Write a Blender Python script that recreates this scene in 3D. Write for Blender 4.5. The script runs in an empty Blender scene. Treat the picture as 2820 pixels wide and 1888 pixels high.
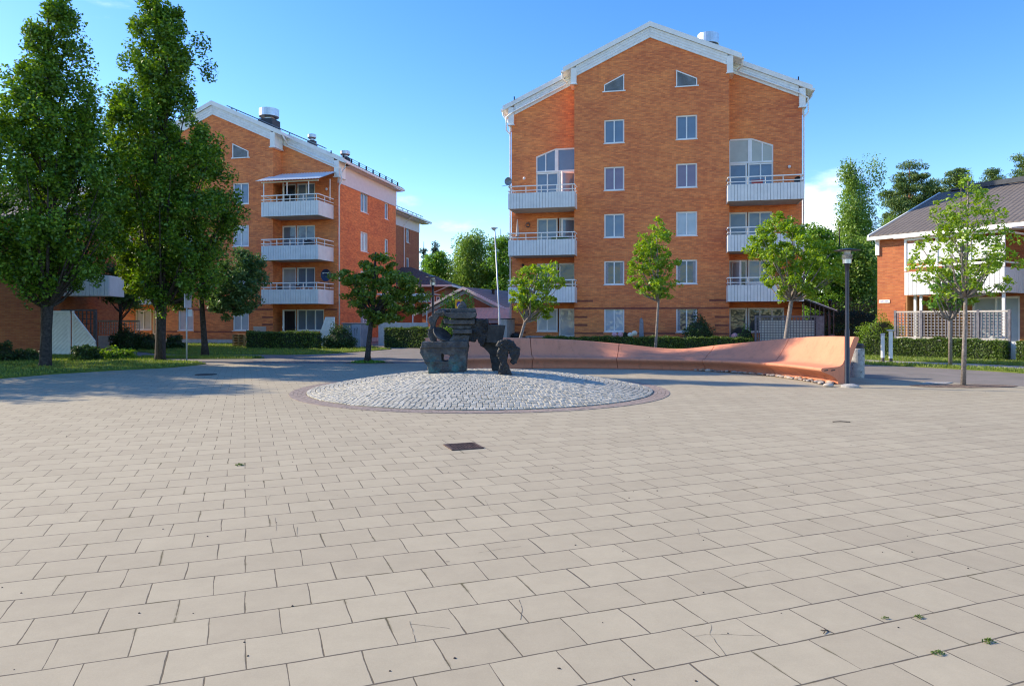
import bpy, math, random
import numpy as np
from mathutils import Vector, Matrix
random.seed(7); RNG = np.random.default_rng(7)
R = math.radians
sc = bpy.context.scene
COL = sc.collection

# ------------------------------------------------------------------ camera
FPX, CXP, HYP, EYE = 1940.0, 1410.0, 880.0, 1.6      # focal length in photo pixels, principal column, horizon row, eye height
cam_d = bpy.data.cameras.new('camera'); cam = bpy.data.objects.new('camera', cam_d); COL.objects.link(cam)
cam.location = (0, 0, EYE); cam.rotation_euler = (R(90), 0, 0)
cam_d.sensor_width = 36; cam_d.lens = FPX / 2820 * 36
cam_d.shift_y = -(944 - HYP) / 2820
cam_d.clip_start = 0.05; cam_d.clip_end = 3000
sc.camera = cam
# ------------------------------------------------------------------ sun + sky
SUN_AZ_VEC = Vector((-0.955, 0.296, 0)).normalized()    # horizontal direction towards the sun
SUN_EL = R(29)
sun_d = bpy.data.lights.new('sun', 'SUN'); sun_d.energy = 3.1; sun_d.angle = R(0.53); sun_d.color = (1.0, 0.87, 0.67)
sun = bpy.data.objects.new('sun', sun_d); COL.objects.link(sun)
sdir = Vector((SUN_AZ_VEC.x * math.cos(SUN_EL), SUN_AZ_VEC.y * math.cos(SUN_EL), math.sin(SUN_EL)))
sun.rotation_euler = sdir.to_track_quat('Z', 'Y').to_euler(); sun.location = (-40, 10, 40)
w = bpy.data.worlds.new('World'); sc.world = w; w.use_nodes = True
nt = w.node_tree; nt.nodes.clear()
N = nt.nodes.new; Lk = nt.links.new
out = N('ShaderNodeOutputWorld'); bg = N('ShaderNodeBackground'); bg.inputs[1].default_value = 0.130
sky = N('ShaderNodeTexSky'); sky.sky_type = 'NISHITA'; sky.sun_disc = False
sky.sun_elevation = SUN_EL; sky.sun_rotation = math.atan2(SUN_AZ_VEC.x, SUN_AZ_VEC.y)
sky.altitude = 0; sky.air_density = 1.0; sky.dust_density = 0.25; sky.ozone_density = 3.0
tc = N('ShaderNodeTexCoord')
def mth(tree, op, a, b=None, clamp=False):
    n = tree.nodes.new('ShaderNodeMath'); n.operation = op; n.use_clamp = clamp
    for i, v in enumerate((a, b)):
        if v is None: continue
        if hasattr(v, 'is_linked') or hasattr(v, 'links'): tree.links.new(v, n.inputs[i])
        else: n.inputs[i].default_value = v
    return n.outputs[0]
mp = N('ShaderNodeMapping'); mp.inputs['Scale'].default_value = (1, 1, 2.6); Lk(tc.outputs['Generated'], mp.inputs[0])
cn = N('ShaderNodeTexNoise'); cn.inputs['Scale'].default_value = 5.5; cn.inputs['Detail'].default_value = 7; cn.inputs['Roughness'].default_value = 0.55
Lk(mp.outputs[0], cn.inputs['Vector'])
tot = None
for (dx, dz, r, amp) in ((0.44, 0.13, 0.125, 0.85), (0.56, 0.09, 0.12, 0.7), (-0.04, 0.13, 0.09, 0.36), (-0.6, 0.1, 0.2, 0.3), (1.2, 0.12, 0.3, 0.6)):
    d = Vector((dx, 1, dz)).normalized()
    vm = N('ShaderNodeVectorMath'); vm.operation = 'DISTANCE'; Lk(tc.outputs['Generated'], vm.inputs[0]); vm.inputs[1].default_value = d
    g = mth(nt, 'MULTIPLY', mth(nt, 'SUBTRACT', 1.0, mth(nt, 'DIVIDE', vm.outputs['Value'], r), True), amp)
    tot = g if tot is None else mth(nt, 'MAXIMUM', tot, g)
cl = mth(nt, 'ADD', mth(nt, 'MULTIPLY', tot, 1.2), mth(nt, 'MULTIPLY', mth(nt, 'SUBTRACT', cn.outputs[0], 0.66), 2.0))
mr = N('ShaderNodeMapRange'); mr.interpolation_type = 'SMOOTHSTEP'; mr.inputs[1].default_value = 0.0; mr.inputs[2].default_value = 0.55; mr.inputs[3].default_value = 0; mr.inputs[4].default_value = 0.8
Lk(cl, mr.inputs[0])
mix = N('ShaderNodeMixRGB'); mix.inputs[2].default_value = (7.6, 7.9, 8.4, 1)
shs = N('ShaderNodeHueSaturation'); shs.inputs['Saturation'].default_value = 1.30; shs.inputs['Hue'].default_value = 0.512; Lk(sky.outputs[0], shs.inputs['Color'])
Lk(mr.outputs[0], mix.inputs[0]); Lk(shs.outputs[0], mix.inputs[1]); Lk(mix.outputs[0], bg.inputs[0]); Lk(bg.outputs[0], out.inputs[0])
# ------------------------------------------------------------------ exposure and render settings
sc.view_settings.view_transform = 'Standard'; sc.view_settings.look = 'None'
sc.view_settings.exposure = 1.27; sc.view_settings.gamma = 1.0
sc.render.engine = 'CYCLES'
sc.cycles.use_denoising = True; sc.cycles.filter_width = 1.15
sc.cycles.max_bounces = 6; sc.cycles.diffuse_bounces = 4; sc.cycles.transmission_bounces = 4; sc.cycles.transparent_max_bounces = 8
sc.cycles.sample_clamp_indirect = 6

# ------------------------------------------------------------------ helpers
def G(px, py):
    Y = FPX * EYE / (py - HYP); return ((px - CXP) / FPX * Y, Y)
def P(px, py, Y):
    return ((px - CXP) / FPX * Y, Y, EYE - (py - HYP) / FPX * Y)
def tag(o, label=None, cat=None, group=None, kind=None):
    if label: o['label'] = label
    if cat: o['category'] = cat
    if group: o['group'] = group
    if kind: o['kind'] = kind
    return o
def thing(name, label, cat, loc=(0, 0, 0), rz=0.0, group=None):
    o = bpy.data.objects.new(name, None); COL.objects.link(o)
    o.location = loc; o.rotation_euler = (0, 0, rz); o.empty_display_size = 0.2
    return tag(o, label, cat, group)
def copy_tree(o, parent=None):
    c = o.copy(); COL.objects.link(c); c.parent = parent
    for ch in o.children: copy_tree(ch, c)
    return c
class MB:
    def __init__(s): s.v = []; s.f = []; s.m = []
    def add(s, vs, fs, mi=0):
        n = len(s.v); s.v += [tuple(p) for p in vs]; s.f += [tuple(i + n for i in f) for f in fs]; s.m += [mi] * len(fs); return s
    def box(s, x0, x1, y0, y1, z0, z1, mi=0):
        vs = [(x, y, z) for z in (z0, z1) for y in (y0, y1) for x in (x0, x1)]
        return s.add(vs, [(0, 2, 3, 1), (4, 5, 7, 6), (0, 1, 5, 4), (2, 6, 7, 3), (0, 4, 6, 2), (1, 3, 7, 5)], mi)
    def prism(s, pts, axis, a0, a1, mi=0):
        n = len(pts)
        def q(p, a): return {'x': (a, p[0], p[1]), 'y': (p[0], a, p[1]), 'z': (p[0], p[1], a)}[axis]
        area = sum(pts[i][0] * pts[(i + 1) % n][1] - pts[(i + 1) % n][0] * pts[i][1] for i in range(n))
        if (area < 0) != (axis == 'y'): pts = pts[::-1]
        vs = [q(p, a0) for p in pts] + [q(p, a1) for p in pts]
        fs = [tuple(range(n))[::-1], tuple(range(n, 2 * n))] + [(i, (i + 1) % n, n + (i + 1) % n, n + i) for i in range(n)]
        return s.add(vs, fs, mi)
    def tube(s, path, rad, n=8, mi=0):
        path = [Vector(p) for p in path]; k = len(path)
        if not hasattr(rad, '__len__'): rad = [rad] * k
        vs = []; up = Vector((0.13, 0.21, 1))
        for i, p in enumerate(path):
            d = (path[min(i + 1, k - 1)] - path[max(i - 1, 0)]).normalized()
            a = d.cross(up if abs(d.z) < 0.9 else Vector((1, 0.1, 0))).normalized(); b = d.cross(a)
            for j in range(n):
                t = 2 * math.pi * j / n; vs.append(p + (a * math.cos(t) + b * math.sin(t)) * rad[i])
        fs = [(i * n + j, i * n + (j + 1) % n, (i + 1) * n + (j + 1) % n, (i + 1) * n + j) for i in range(k - 1) for j in range(n)]
        fs += [tuple(range(n))[::-1], tuple(range((k - 1) * n, k * n))]
        return s.add(vs, fs, mi)
    def lathe(s, prof, n=24, c=(0, 0, 0), mi=0, sx=1, sy=1):
        vs = [(c[0] + r * sx * math.cos(2 * math.pi * j / n), c[1] + r * sy * math.sin(2 * math.pi * j / n), c[2] + z) for r, z in prof for j in range(n)]
        k = len(prof)
        fs = [(i * n + j, i * n + (j + 1) % n, (i + 1) * n + (j + 1) % n, (i + 1) * n + j) for i in range(k - 1) for j in range(n)]
        fs += [tuple(range(n))[::-1], tuple(range((k - 1) * n, k * n))]
        return s.add(vs, fs, mi)
    def build(s, name, mats, parent=None, loc=None, rz=None, smooth=False, bevel=0):
        me = bpy.data.meshes.new(name); me.from_pydata(s.v, [], s.f)
        if not isinstance(mats, (list, tuple)): mats = [mats]
        for m in mats: me.materials.append(m)
        me.polygons.foreach_set('material_index', s.m)
        if smooth: me.polygons.foreach_set('use_smooth', [True] * len(s.f))
        me.update()
        o = bpy.data.objects.new(name, me); COL.objects.link(o)
        if parent: o.parent = parent
        if loc: o.location = loc
        if rz: o.rotation_euler = (0, 0, rz)
        if bevel:
            b = o.modifiers.new('b', 'BEVEL'); b.width = bevel; b.segments = 2; b.limit_method = 'ANGLE'
        return o
# ------------------------------------------------------------------ materials
def newmat(name):
    m = bpy.data.materials.new(name); m.use_nodes = True; t = m.node_tree; t.nodes.clear()
    o = t.nodes.new('ShaderNodeOutputMaterial'); b = t.nodes.new('ShaderNodeBsdfPrincipled'); t.links.new(b.outputs[0], o.inputs[0])
    return m, t, b, o
def node(t, typ, ins=None, **kw):
    n = t.nodes.new(typ)
    for k, v in kw.items(): setattr(n, k, v)
    for k, v in (ins or {}).items():
        if hasattr(v, 'links'): t.links.new(v, n.inputs[k])
        else: n.inputs[k].default_value = v
    return n
def c4(c): return (c[0], c[1], c[2], 1)
def mat(name, col, rough=0.6, var=0.12, scale=6.0, metal=0.0, spec=0.5, bump=0.0, bscale=40.0, dirt=None, trans=0.0):
    m, t, b, o = newmat(name)
    tc = node(t, 'ShaderNodeTexCoord')
    n = node(t, 'ShaderNodeTexNoise', {'Vector': tc.outputs['Object'], 'Scale': scale, 'Detail': 5.0, 'Roughness': 0.6})
    lo = tuple(max(0, x * (1 - var * 1.6)) for x in col); hi = tuple(min(1, x * (1 + var)) for x in col)
    r = node(t, 'ShaderNodeValToRGB', {'Fac': n.outputs[0]}); r.color_ramp.elements[0].position = 0.3; r.color_ramp.elements[1].position = 0.7
    r.color_ramp.elements[0].color = c4(lo); r.color_ramp.elements[1].color = c4(hi)
    c = r.outputs[0]
    if dirt:
        n2 = node(t, 'ShaderNodeTexNoise', {'Vector': tc.outputs['Object'], 'Scale': dirt[1], 'Detail': 8.0, 'Roughness': 0.7})
        mr = node(t, 'ShaderNodeMapRange', {0: n2.outputs[0], 1: dirt[2], 2: dirt[2] + 0.15})
        c = node(t, 'ShaderNodeMixRGB', {0: mr.outputs[0], 1: c, 2: c4(dirt[0])}).outputs[0]
    t.links.new(c, b.inputs['Base Color'])
    b.inputs['Roughness'].default_value = rough; b.inputs['Metallic'].default_value = metal; b.inputs['Specular IOR Level'].default_value = spec
    if bump:
        n3 = node(t, 'ShaderNodeTexNoise', {'Vector': tc.outputs['Object'], 'Scale': bscale, 'Detail': 6.0})
        bp = node(t, 'ShaderNodeBump', {'Height': n3.outputs[0], 'Strength': bump, 'Distance': 0.01}); t.links.new(bp.outputs[0], b.inputs['Normal'])
    return m
def brickmat(name, c1, c2, mortar, streak=0.35, bw=0.25, bh=0.075, ms=0.008):
    m, t, b, o = newmat(name)
    tc = node(t, 'ShaderNodeTexCoord'); sx = node(t, 'ShaderNodeSeparateXYZ', {0: tc.outputs['Object']})
    u = mth(t, 'ADD', sx.outputs[0], sx.outputs[1])
    v = node(t, 'ShaderNodeCombineXYZ', {0: u, 1: sx.outputs[2], 2: 0.0})
    bt = node(t, 'ShaderNodeTexBrick', {'Vector': v.outputs[0], 'Color1': c4(c1), 'Color2': c4(c2), 'Mortar': c4(mortar), 'Scale': 1.0, 'Mortar Size': ms, 'Mortar Smooth': 0.2, 'Bias': 0.0, 'Brick Width': bw, 'Row Height': bh})
    row = mth(t, 'FLOOR', mth(t, 'DIVIDE', sx.outputs[2], bh)); cell = mth(t, 'FLOOR', mth(t, 'ADD', mth(t, 'DIVIDE', u, bw), mth(t, 'MULTIPLY', mth(t, 'MODULO', row, 2.0), 0.5)))
    cv = node(t, 'ShaderNodeCombineXYZ', {0: cell, 1: row, 2: 0.0}); wn = node(t, 'ShaderNodeTexWhiteNoise', {'Vector': cv.outputs[0]}, noise_dimensions='2D')
    m1 = node(t, 'ShaderNodeMapping', {0: v.outputs[0], 'Scale': (0.35, 2.2, 1)})
    n1 = node(t, 'ShaderNodeTexNoise', {'Vector': m1.outputs[0], 'Scale': 1.1, 'Detail': 5.0, 'Roughness': 0.6})
    n2 = node(t, 'ShaderNodeTexNoise', {'Vector': v.outputs[0], 'Scale': 0.25, 'Detail': 4.0})
    f = mth(t, 'ADD', mth(t, 'MULTIPLY', mth(t, 'SUBTRACT', n1.outputs[0], 0.5), 1.1), mth(t, 'ADD', mth(t, 'MULTIPLY', mth(t, 'SUBTRACT', n2.outputs[0], 0.5), 1.5), mth(t, 'MULTIPLY', mth(t, 'SUBTRACT', wn.outputs[0], 0.5), 0.55)))
    g = mth(t, 'ADD', 1.0, mth(t, 'MULTIPLY', f, streak))
    hs = node(t, 'ShaderNodeHueSaturation', {'Hue': 0.5, 'Saturation': 1.0, 'Value': g, 'Color': bt.outputs[0]})
    hue = mth(t, 'ADD', 0.5, mth(t, 'MULTIPLY', f, 0.014)); t.links.new(hue, hs.inputs['Hue'])
    t.links.new(hs.outputs[0], b.inputs['Base Color']); b.inputs['Roughness'].default_value = 0.85; b.inputs['Specular IOR Level'].default_value = 0.25
    bp = node(t, 'ShaderNodeBump', {'Height': bt.outputs['Fac'], 'Strength': 0.5, 'Distance': 0.01}); bp.invert = True
    t.links.new(bp.outputs[0], b.inputs['Normal'])
    return m
def leafmat(name, dark, light, trans=0.35, rough=0.5):
    m, t, b, o = newmat(name); t.nodes.remove(b)
    ge = node(t, 'ShaderNodeNewGeometry'); r = node(t, 'ShaderNodeValToRGB', {'Fac': ge.outputs['Random Per Island']})
    r.color_ramp.elements[0].color = c4(dark); r.color_ramp.elements[1].color = c4(light)
    tc = node(t, 'ShaderNodeTexCoord'); nz = node(t, 'ShaderNodeTexNoise', {'Vector': tc.outputs['Object'], 'Scale': 0.7, 'Detail': 3.0})
    v = mth(t, 'ADD', 0.55, mth(t, 'MULTIPLY', nz.outputs[0], 0.9))
    hs = node(t, 'ShaderNodeHueSaturation', {'Hue': 0.5, 'Saturation': 1.0, 'Value': v, 'Color': r.outputs[0]})
    d = node(t, 'ShaderNodeBsdfDiffuse', {'Color': hs.outputs[0]})
    hl = node(t, 'ShaderNodeHueSaturation', {'Hue': 0.485, 'Saturation': 1.1, 'Value': 1.5, 'Color': hs.outputs[0]})
    tr = node(t, 'ShaderNodeBsdfTranslucent', {'Color': hl.outputs[0]})
    mx = node(t, 'ShaderNodeMixShader', {0: trans, 1: d.outputs[0], 2: tr.outputs[0]})
    gl = node(t, 'ShaderNodeBsdfGlossy', {'Color': (1, 1, 1, 1), 'Roughness': rough}); m2 = node(t, 'ShaderNodeMixShader', {0: 0.035, 1: mx.outputs[0], 2: gl.outputs[0]})
    t.links.new(m2.outputs[0], o.inputs[0]); return m
M = {}
ORANGE = ((0.88, 0.272, 0.088), (0.74, 0.205, 0.068), (0.60, 0.23, 0.11))
M['brick'] = brickmat('orange_brick', *ORANGE, streak=0.42)
M['brick_house'] = brickmat('darkened_orange_brick', (0.50, 0.165, 0.066), (0.38, 0.115, 0.047), (0.40, 0.17, 0.09), streak=0.3)  # same orange brick, colour darkened to offset sun on the right house
M['brick_far'] = brickmat('orange_brick_far', (0.46, 0.15, 0.07), (0.38, 0.12, 0.055), (0.42, 0.20, 0.12), streak=0.2)
M['brick_dark'] = brickmat('dark_red_brick', (0.33, 0.095, 0.055), (0.22, 0.065, 0.04), (0.28, 0.12, 0.08), streak=0.2)
M['white'] = mat('white_paint', (0.88, 0.86, 0.81), 0.55, 0.05, 3)
M['whitewood'] = mat('white_painted_wood', (0.84, 0.83, 0.79), 0.6, 0.08, 5)
M['panel'] = mat('pale_grey_balcony_panel', (0.78, 0.77, 0.73), 0.5, 0.06, 2)
M['panelw'] = mat('bright_white_panel', (0.74, 0.73, 0.71), 0.5, 0.04, 2)
M['greywall'] = mat('grey_soffit', (0.42, 0.42, 0.40), 0.8, 0.1, 4)
M['pinkclad'] = mat('pinkish_white_cladding', (0.72, 0.66, 0.66), 0.6, 0.04, 3)
M['conc'] = mat('concrete', (0.40, 0.38, 0.35), 0.85, 0.15, 5, bump=0.3, dirt=((0.12, 0.11, 0.09), 3.0, 0.60))
M['concl'] = mat('light_concrete', (0.52, 0.50, 0.47), 0.85, 0.12, 4, bump=0.2)
M['binconc'] = mat('lichened_concrete', (0.50, 0.47, 0.42), 0.9, 0.2, 8, bump=0.4, dirt=((0.09, 0.08, 0.07), 9.0, 0.52))
M['roof'] = mat('dark_roof_felt', (0.07, 0.075, 0.085), 0.8, 0.15, 5)
M['rooftile'] = None
M['metal'] = mat('galvanised_metal', (0.62, 0.63, 0.63), 0.35, 0.08, 6, metal=0.85)
M['galv'] = mat('grey_pole_paint', (0.50, 0.53, 0.56), 0.45, 0.08, 6, metal=0.3)
M['black'] = mat('black_plastic', (0.02, 0.02, 0.022), 0.5, 0.2, 8)
M['navy'] = mat('navy_black_paint', (0.012, 0.014, 0.028), 0.35, 0.3, 9, dirt=((0.12, 0.12, 0.12), 30.0, 0.70))
M['lampglass'] = mat('frosted_lamp_glass', (0.50, 0.47, 0.44), 0.25, 0.05, 3)
M['louvre'] = mat('lamp_louvre_metal', (0.50, 0.52, 0.54), 0.25, 0.05, 3, metal=0.6)
M['wood'] = mat('orange_wood', (0.40, 0.18, 0.06), 0.7, 0.2, 4)
M['pallet'] = mat('raw_pallet_wood', (0.42, 0.24, 0.09), 0.8, 0.25, 7)
M['brownwood'] = mat('dark_stained_wood', (0.09, 0.075, 0.075), 0.7, 0.3, 8)
M['greylatt'] = mat('grey_weathered_wood', (0.17, 0.16, 0.18), 0.75, 0.25, 9)
M['topwood'] = mat('pale_weathered_rail', (0.50, 0.45, 0.40), 0.75, 0.12, 6)
M['bark'] = mat('dark_bark', (0.055, 0.043, 0.035), 0.9, 0.5, 14, bump=0.6, bscale=60, dirt=((0.20, 0.20, 0.17), 14.0, 0.62))
M['barkl'] = mat('grey_young_bark', (0.25, 0.21, 0.18), 0.85, 0.35, 18, bump=0.4, bscale=60, dirt=((0.08, 0.07, 0.06), 22.0, 0.6))
M['barkw'] = mat('white_birch_bark', (0.55, 0.53, 0.50), 0.8, 0.2, 5, dirt=((0.05, 0.05, 0.05), 6.0, 0.6))
M['barkp'] = mat('orange_pine_bark', (0.26, 0.13, 0.07), 0.85, 0.3, 5)
M['red'] = mat('red_paint', (0.45, 0.06, 0.05), 0.5, 0.1)
M['yellow'] = mat('yellow_orange_sign', (1.0, 0.46, 0.01), 0.4, 0.05)
M['blue'] = mat('blue_sign', (0.04, 0.05, 0.35), 0.4, 0.05)
M['dish'] = mat('dark_blue_dish', (0.02, 0.035, 0.085), 0.35, 0.1)
M['greydish'] = mat('grey_dish', (0.22, 0.24, 0.26), 0.4, 0.1)
M['shed'] = mat('blue_grey_sheet_metal', (0.20, 0.24, 0.31), 0.5, 0.15, 2.0, dirt=((0.30, 0.32, 0.36), 1.5, 0.5))
M['beige'] = mat('beige_board', (0.46, 0.38, 0.34), 0.8, 0.08)
M['pink'] = mat('pink_petals', (0.70, 0.38, 0.40), 0.8, 0.15, 30)
M['cream'] = mat('cream_petals', (0.75, 0.70, 0.55), 0.8, 0.1, 30)
M['pot'] = mat('terracotta', (0.40, 0.16, 0.08), 0.8, 0.15)
M['slate'] = mat('grey_standing_stone', (0.26, 0.26, 0.28), 0.85, 0.2, 8, bump=0.4)
M['soil'] = mat('brown_bark_mulch', (0.20, 0.135, 0.09), 0.95, 0.5, 22, bump=0.8, bscale=50)
M['iron'] = mat('rusty_cast_iron', (0.10, 0.062, 0.048), 0.7, 0.35, 18, metal=0.3, dirt=((0.22, 0.13, 0.09), 20.0, 0.55))
M['pebble'] = mat('pebble', (0.42, 0.34, 0.27), 0.85, 0.3, 5)
M['asphalt'] = mat('worn_asphalt', (0.20, 0.175, 0.148), 0.92, 0.12, 0.9, bump=0.3, bscale=120, dirt=((0.235, 0.198, 0.175), 1.2, 0.5))
M['pathmat'] = mat('grey_path', (0.34, 0.31, 0.29), 0.92, 0.1, 1.2)
def panes(name, col, var=0.1):
    m, t, b, o = newmat(name)
    tc = node(t, 'ShaderNodeTexCoord'); n = node(t, 'ShaderNodeTexNoise', {'Vector': tc.outputs['Object'], 'Scale': 2.3, 'Detail': 2.0})
    v = mth(t, 'ADD', 1 - var * 2, mth(t, 'MULTIPLY', n.outputs[0], var * 4))
    hs = node(t, 'ShaderNodeHueSaturation', {'Value': v, 'Color': c4(col)}); t.links.new(hs.outputs[0], b.inputs['Base Color'])
    b.inputs['Roughness'].default_value = 0.55; b.inputs['Coat Weight'].default_value = 1.0; b.inputs['Coat Roughness'].default_value = 0.03; b.inputs['Coat IOR'].default_value = 1.6
    bp = node(t, 'ShaderNodeBump', {'Height': n.outputs[0], 'Strength': 0.06, 'Distance': 0.3}); t.links.new(bp.outputs[0], b.inputs['Coat Normal'])
    return m
M['g_dark'] = panes('window_glass_dark', (0.035, 0.045, 0.05))
M['g_blue'] = panes('window_glass_blue_grey', (0.13, 0.19, 0.26))
M['g_blind'] = panes('window_glass_pale_blind', (0.42, 0.47, 0.50))
M['g_purple'] = panes('window_glass_purple_curtain', (0.20, 0.14, 0.20))
M['g_cream'] = panes('window_glass_cream_blind', (0.46, 0.44, 0.34))
M['g_black'] = panes('open_doorway_dark', (0.012, 0.010, 0.014))
M['curtain'] = mat('grey_curtain', (0.38, 0.36, 0.36), 0.9, 0.2, 12)
# leaves
M['l_oak'] = leafmat('leaf_dark_green', (0.028, 0.088, 0.009), (0.19, 0.34, 0.024), 0.3)
M['l_map'] = leafmat('leaf_olive_green', (0.06, 0.13, 0.012), (0.25, 0.33, 0.04), 0.35)
M['l_young'] = leafmat('leaf_fresh_yellow_green', (0.13, 0.26, 0.02), (0.30, 0.42, 0.035), 0.4)
M['l_cool'] = leafmat('leaf_cool_green', (0.05, 0.12, 0.035), (0.13, 0.22, 0.06), 0.3)
M['l_birch'] = leafmat('leaf_birch', (0.12, 0.23, 0.04), (0.28, 0.42, 0.08), 0.35)
M['l_far'] = leafmat('leaf_bright_green', (0.09, 0.22, 0.02), (0.21, 0.38, 0.06), 0.35)
M['l_spruce'] = leafmat('needles_spruce', (0.018, 0.045, 0.02), (0.04, 0.08, 0.035), 0.1)
M['l_pine'] = leafmat('needles_pine', (0.08, 0.15, 0.035), (0.18, 0.26, 0.07), 0.15)
M['l_hedge'] = leafmat('leaf_hedge', (0.05, 0.10, 0.015), (0.15, 0.22, 0.03), 0.25)
M['l_lime'] = leafmat('leaf_lime_bush', (0.12, 0.24, 0.02), (0.26, 0.40, 0.04), 0.35)
M['l_bush'] = leafmat('leaf_dark_bush', (0.025, 0.06, 0.015), (0.06, 0.12, 0.03), 0.25)
M['l_red'] = leafmat('leaf_reddish_shrub', (0.10, 0.09, 0.03), (0.22, 0.13, 0.06), 0.25)
M['grassb'] = leafmat('grass_blades', (0.11, 0.185, 0.022), (0.25, 0.31, 0.045), 0.3)
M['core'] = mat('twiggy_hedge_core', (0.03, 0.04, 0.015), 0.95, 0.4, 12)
# tiles
def tilemat(name, col, row=0.34, colw=0.30, ax=(0, 1)):
    m, t, b, o = newmat(name)
    tc = node(t, 'ShaderNodeTexCoord'); sx = node(t, 'ShaderNodeSeparateXYZ', {0: tc.outputs['Object']})
    a = sx.outputs[ax[0]]; c = sx.outputs[ax[1]]
    s1 = mth(t, 'ABSOLUTE', mth(t, 'SINE', mth(t, 'MULTIPLY', a, math.pi / colw))); fr = mth(t, 'FRACT', mth(t, 'DIVIDE', c, row))
    n = node(t, 'ShaderNodeTexNoise', {'Vector': tc.outputs['Object'], 'Scale': 2.0, 'Detail': 6.0, 'Roughness': 0.7})
    hgt = mth(t, 'ADD', mth(t, 'MULTIPLY', s1, 0.6), mth(t, 'MULTIPLY', fr, -0.5))
    v = mth(t, 'MULTIPLY', mth(t, 'ADD', 0.62, mth(t, 'MULTIPLY', n.outputs[0], 0.75)), mth(t, 'SUBTRACT', 1.0, mth(t, 'MULTIPLY', mth(t, 'GREATER_THAN', fr, 0.90), 0.45)))
    hs = node(t, 'ShaderNodeHueSaturation', {'Value': v, 'Color': c4(col)}); t.links.new(hs.outputs[0], b.inputs['Base Color'])
    b.inputs['Roughness'].default_value = 0.85
    bp = node(t, 'ShaderNodeBump', {'Height': hgt, 'Strength': 0.8, 'Distance': 0.06}); t.links.new(bp.outputs[0], b.inputs['Normal'])
    return m
M['tile'] = tilemat('grey_concrete_tiles', (0.145, 0.122, 0.105), colw=0.24)
M['tilepink'] = tilemat('pinkish_clay_tiles', (0.58, 0.44, 0.31))
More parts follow.
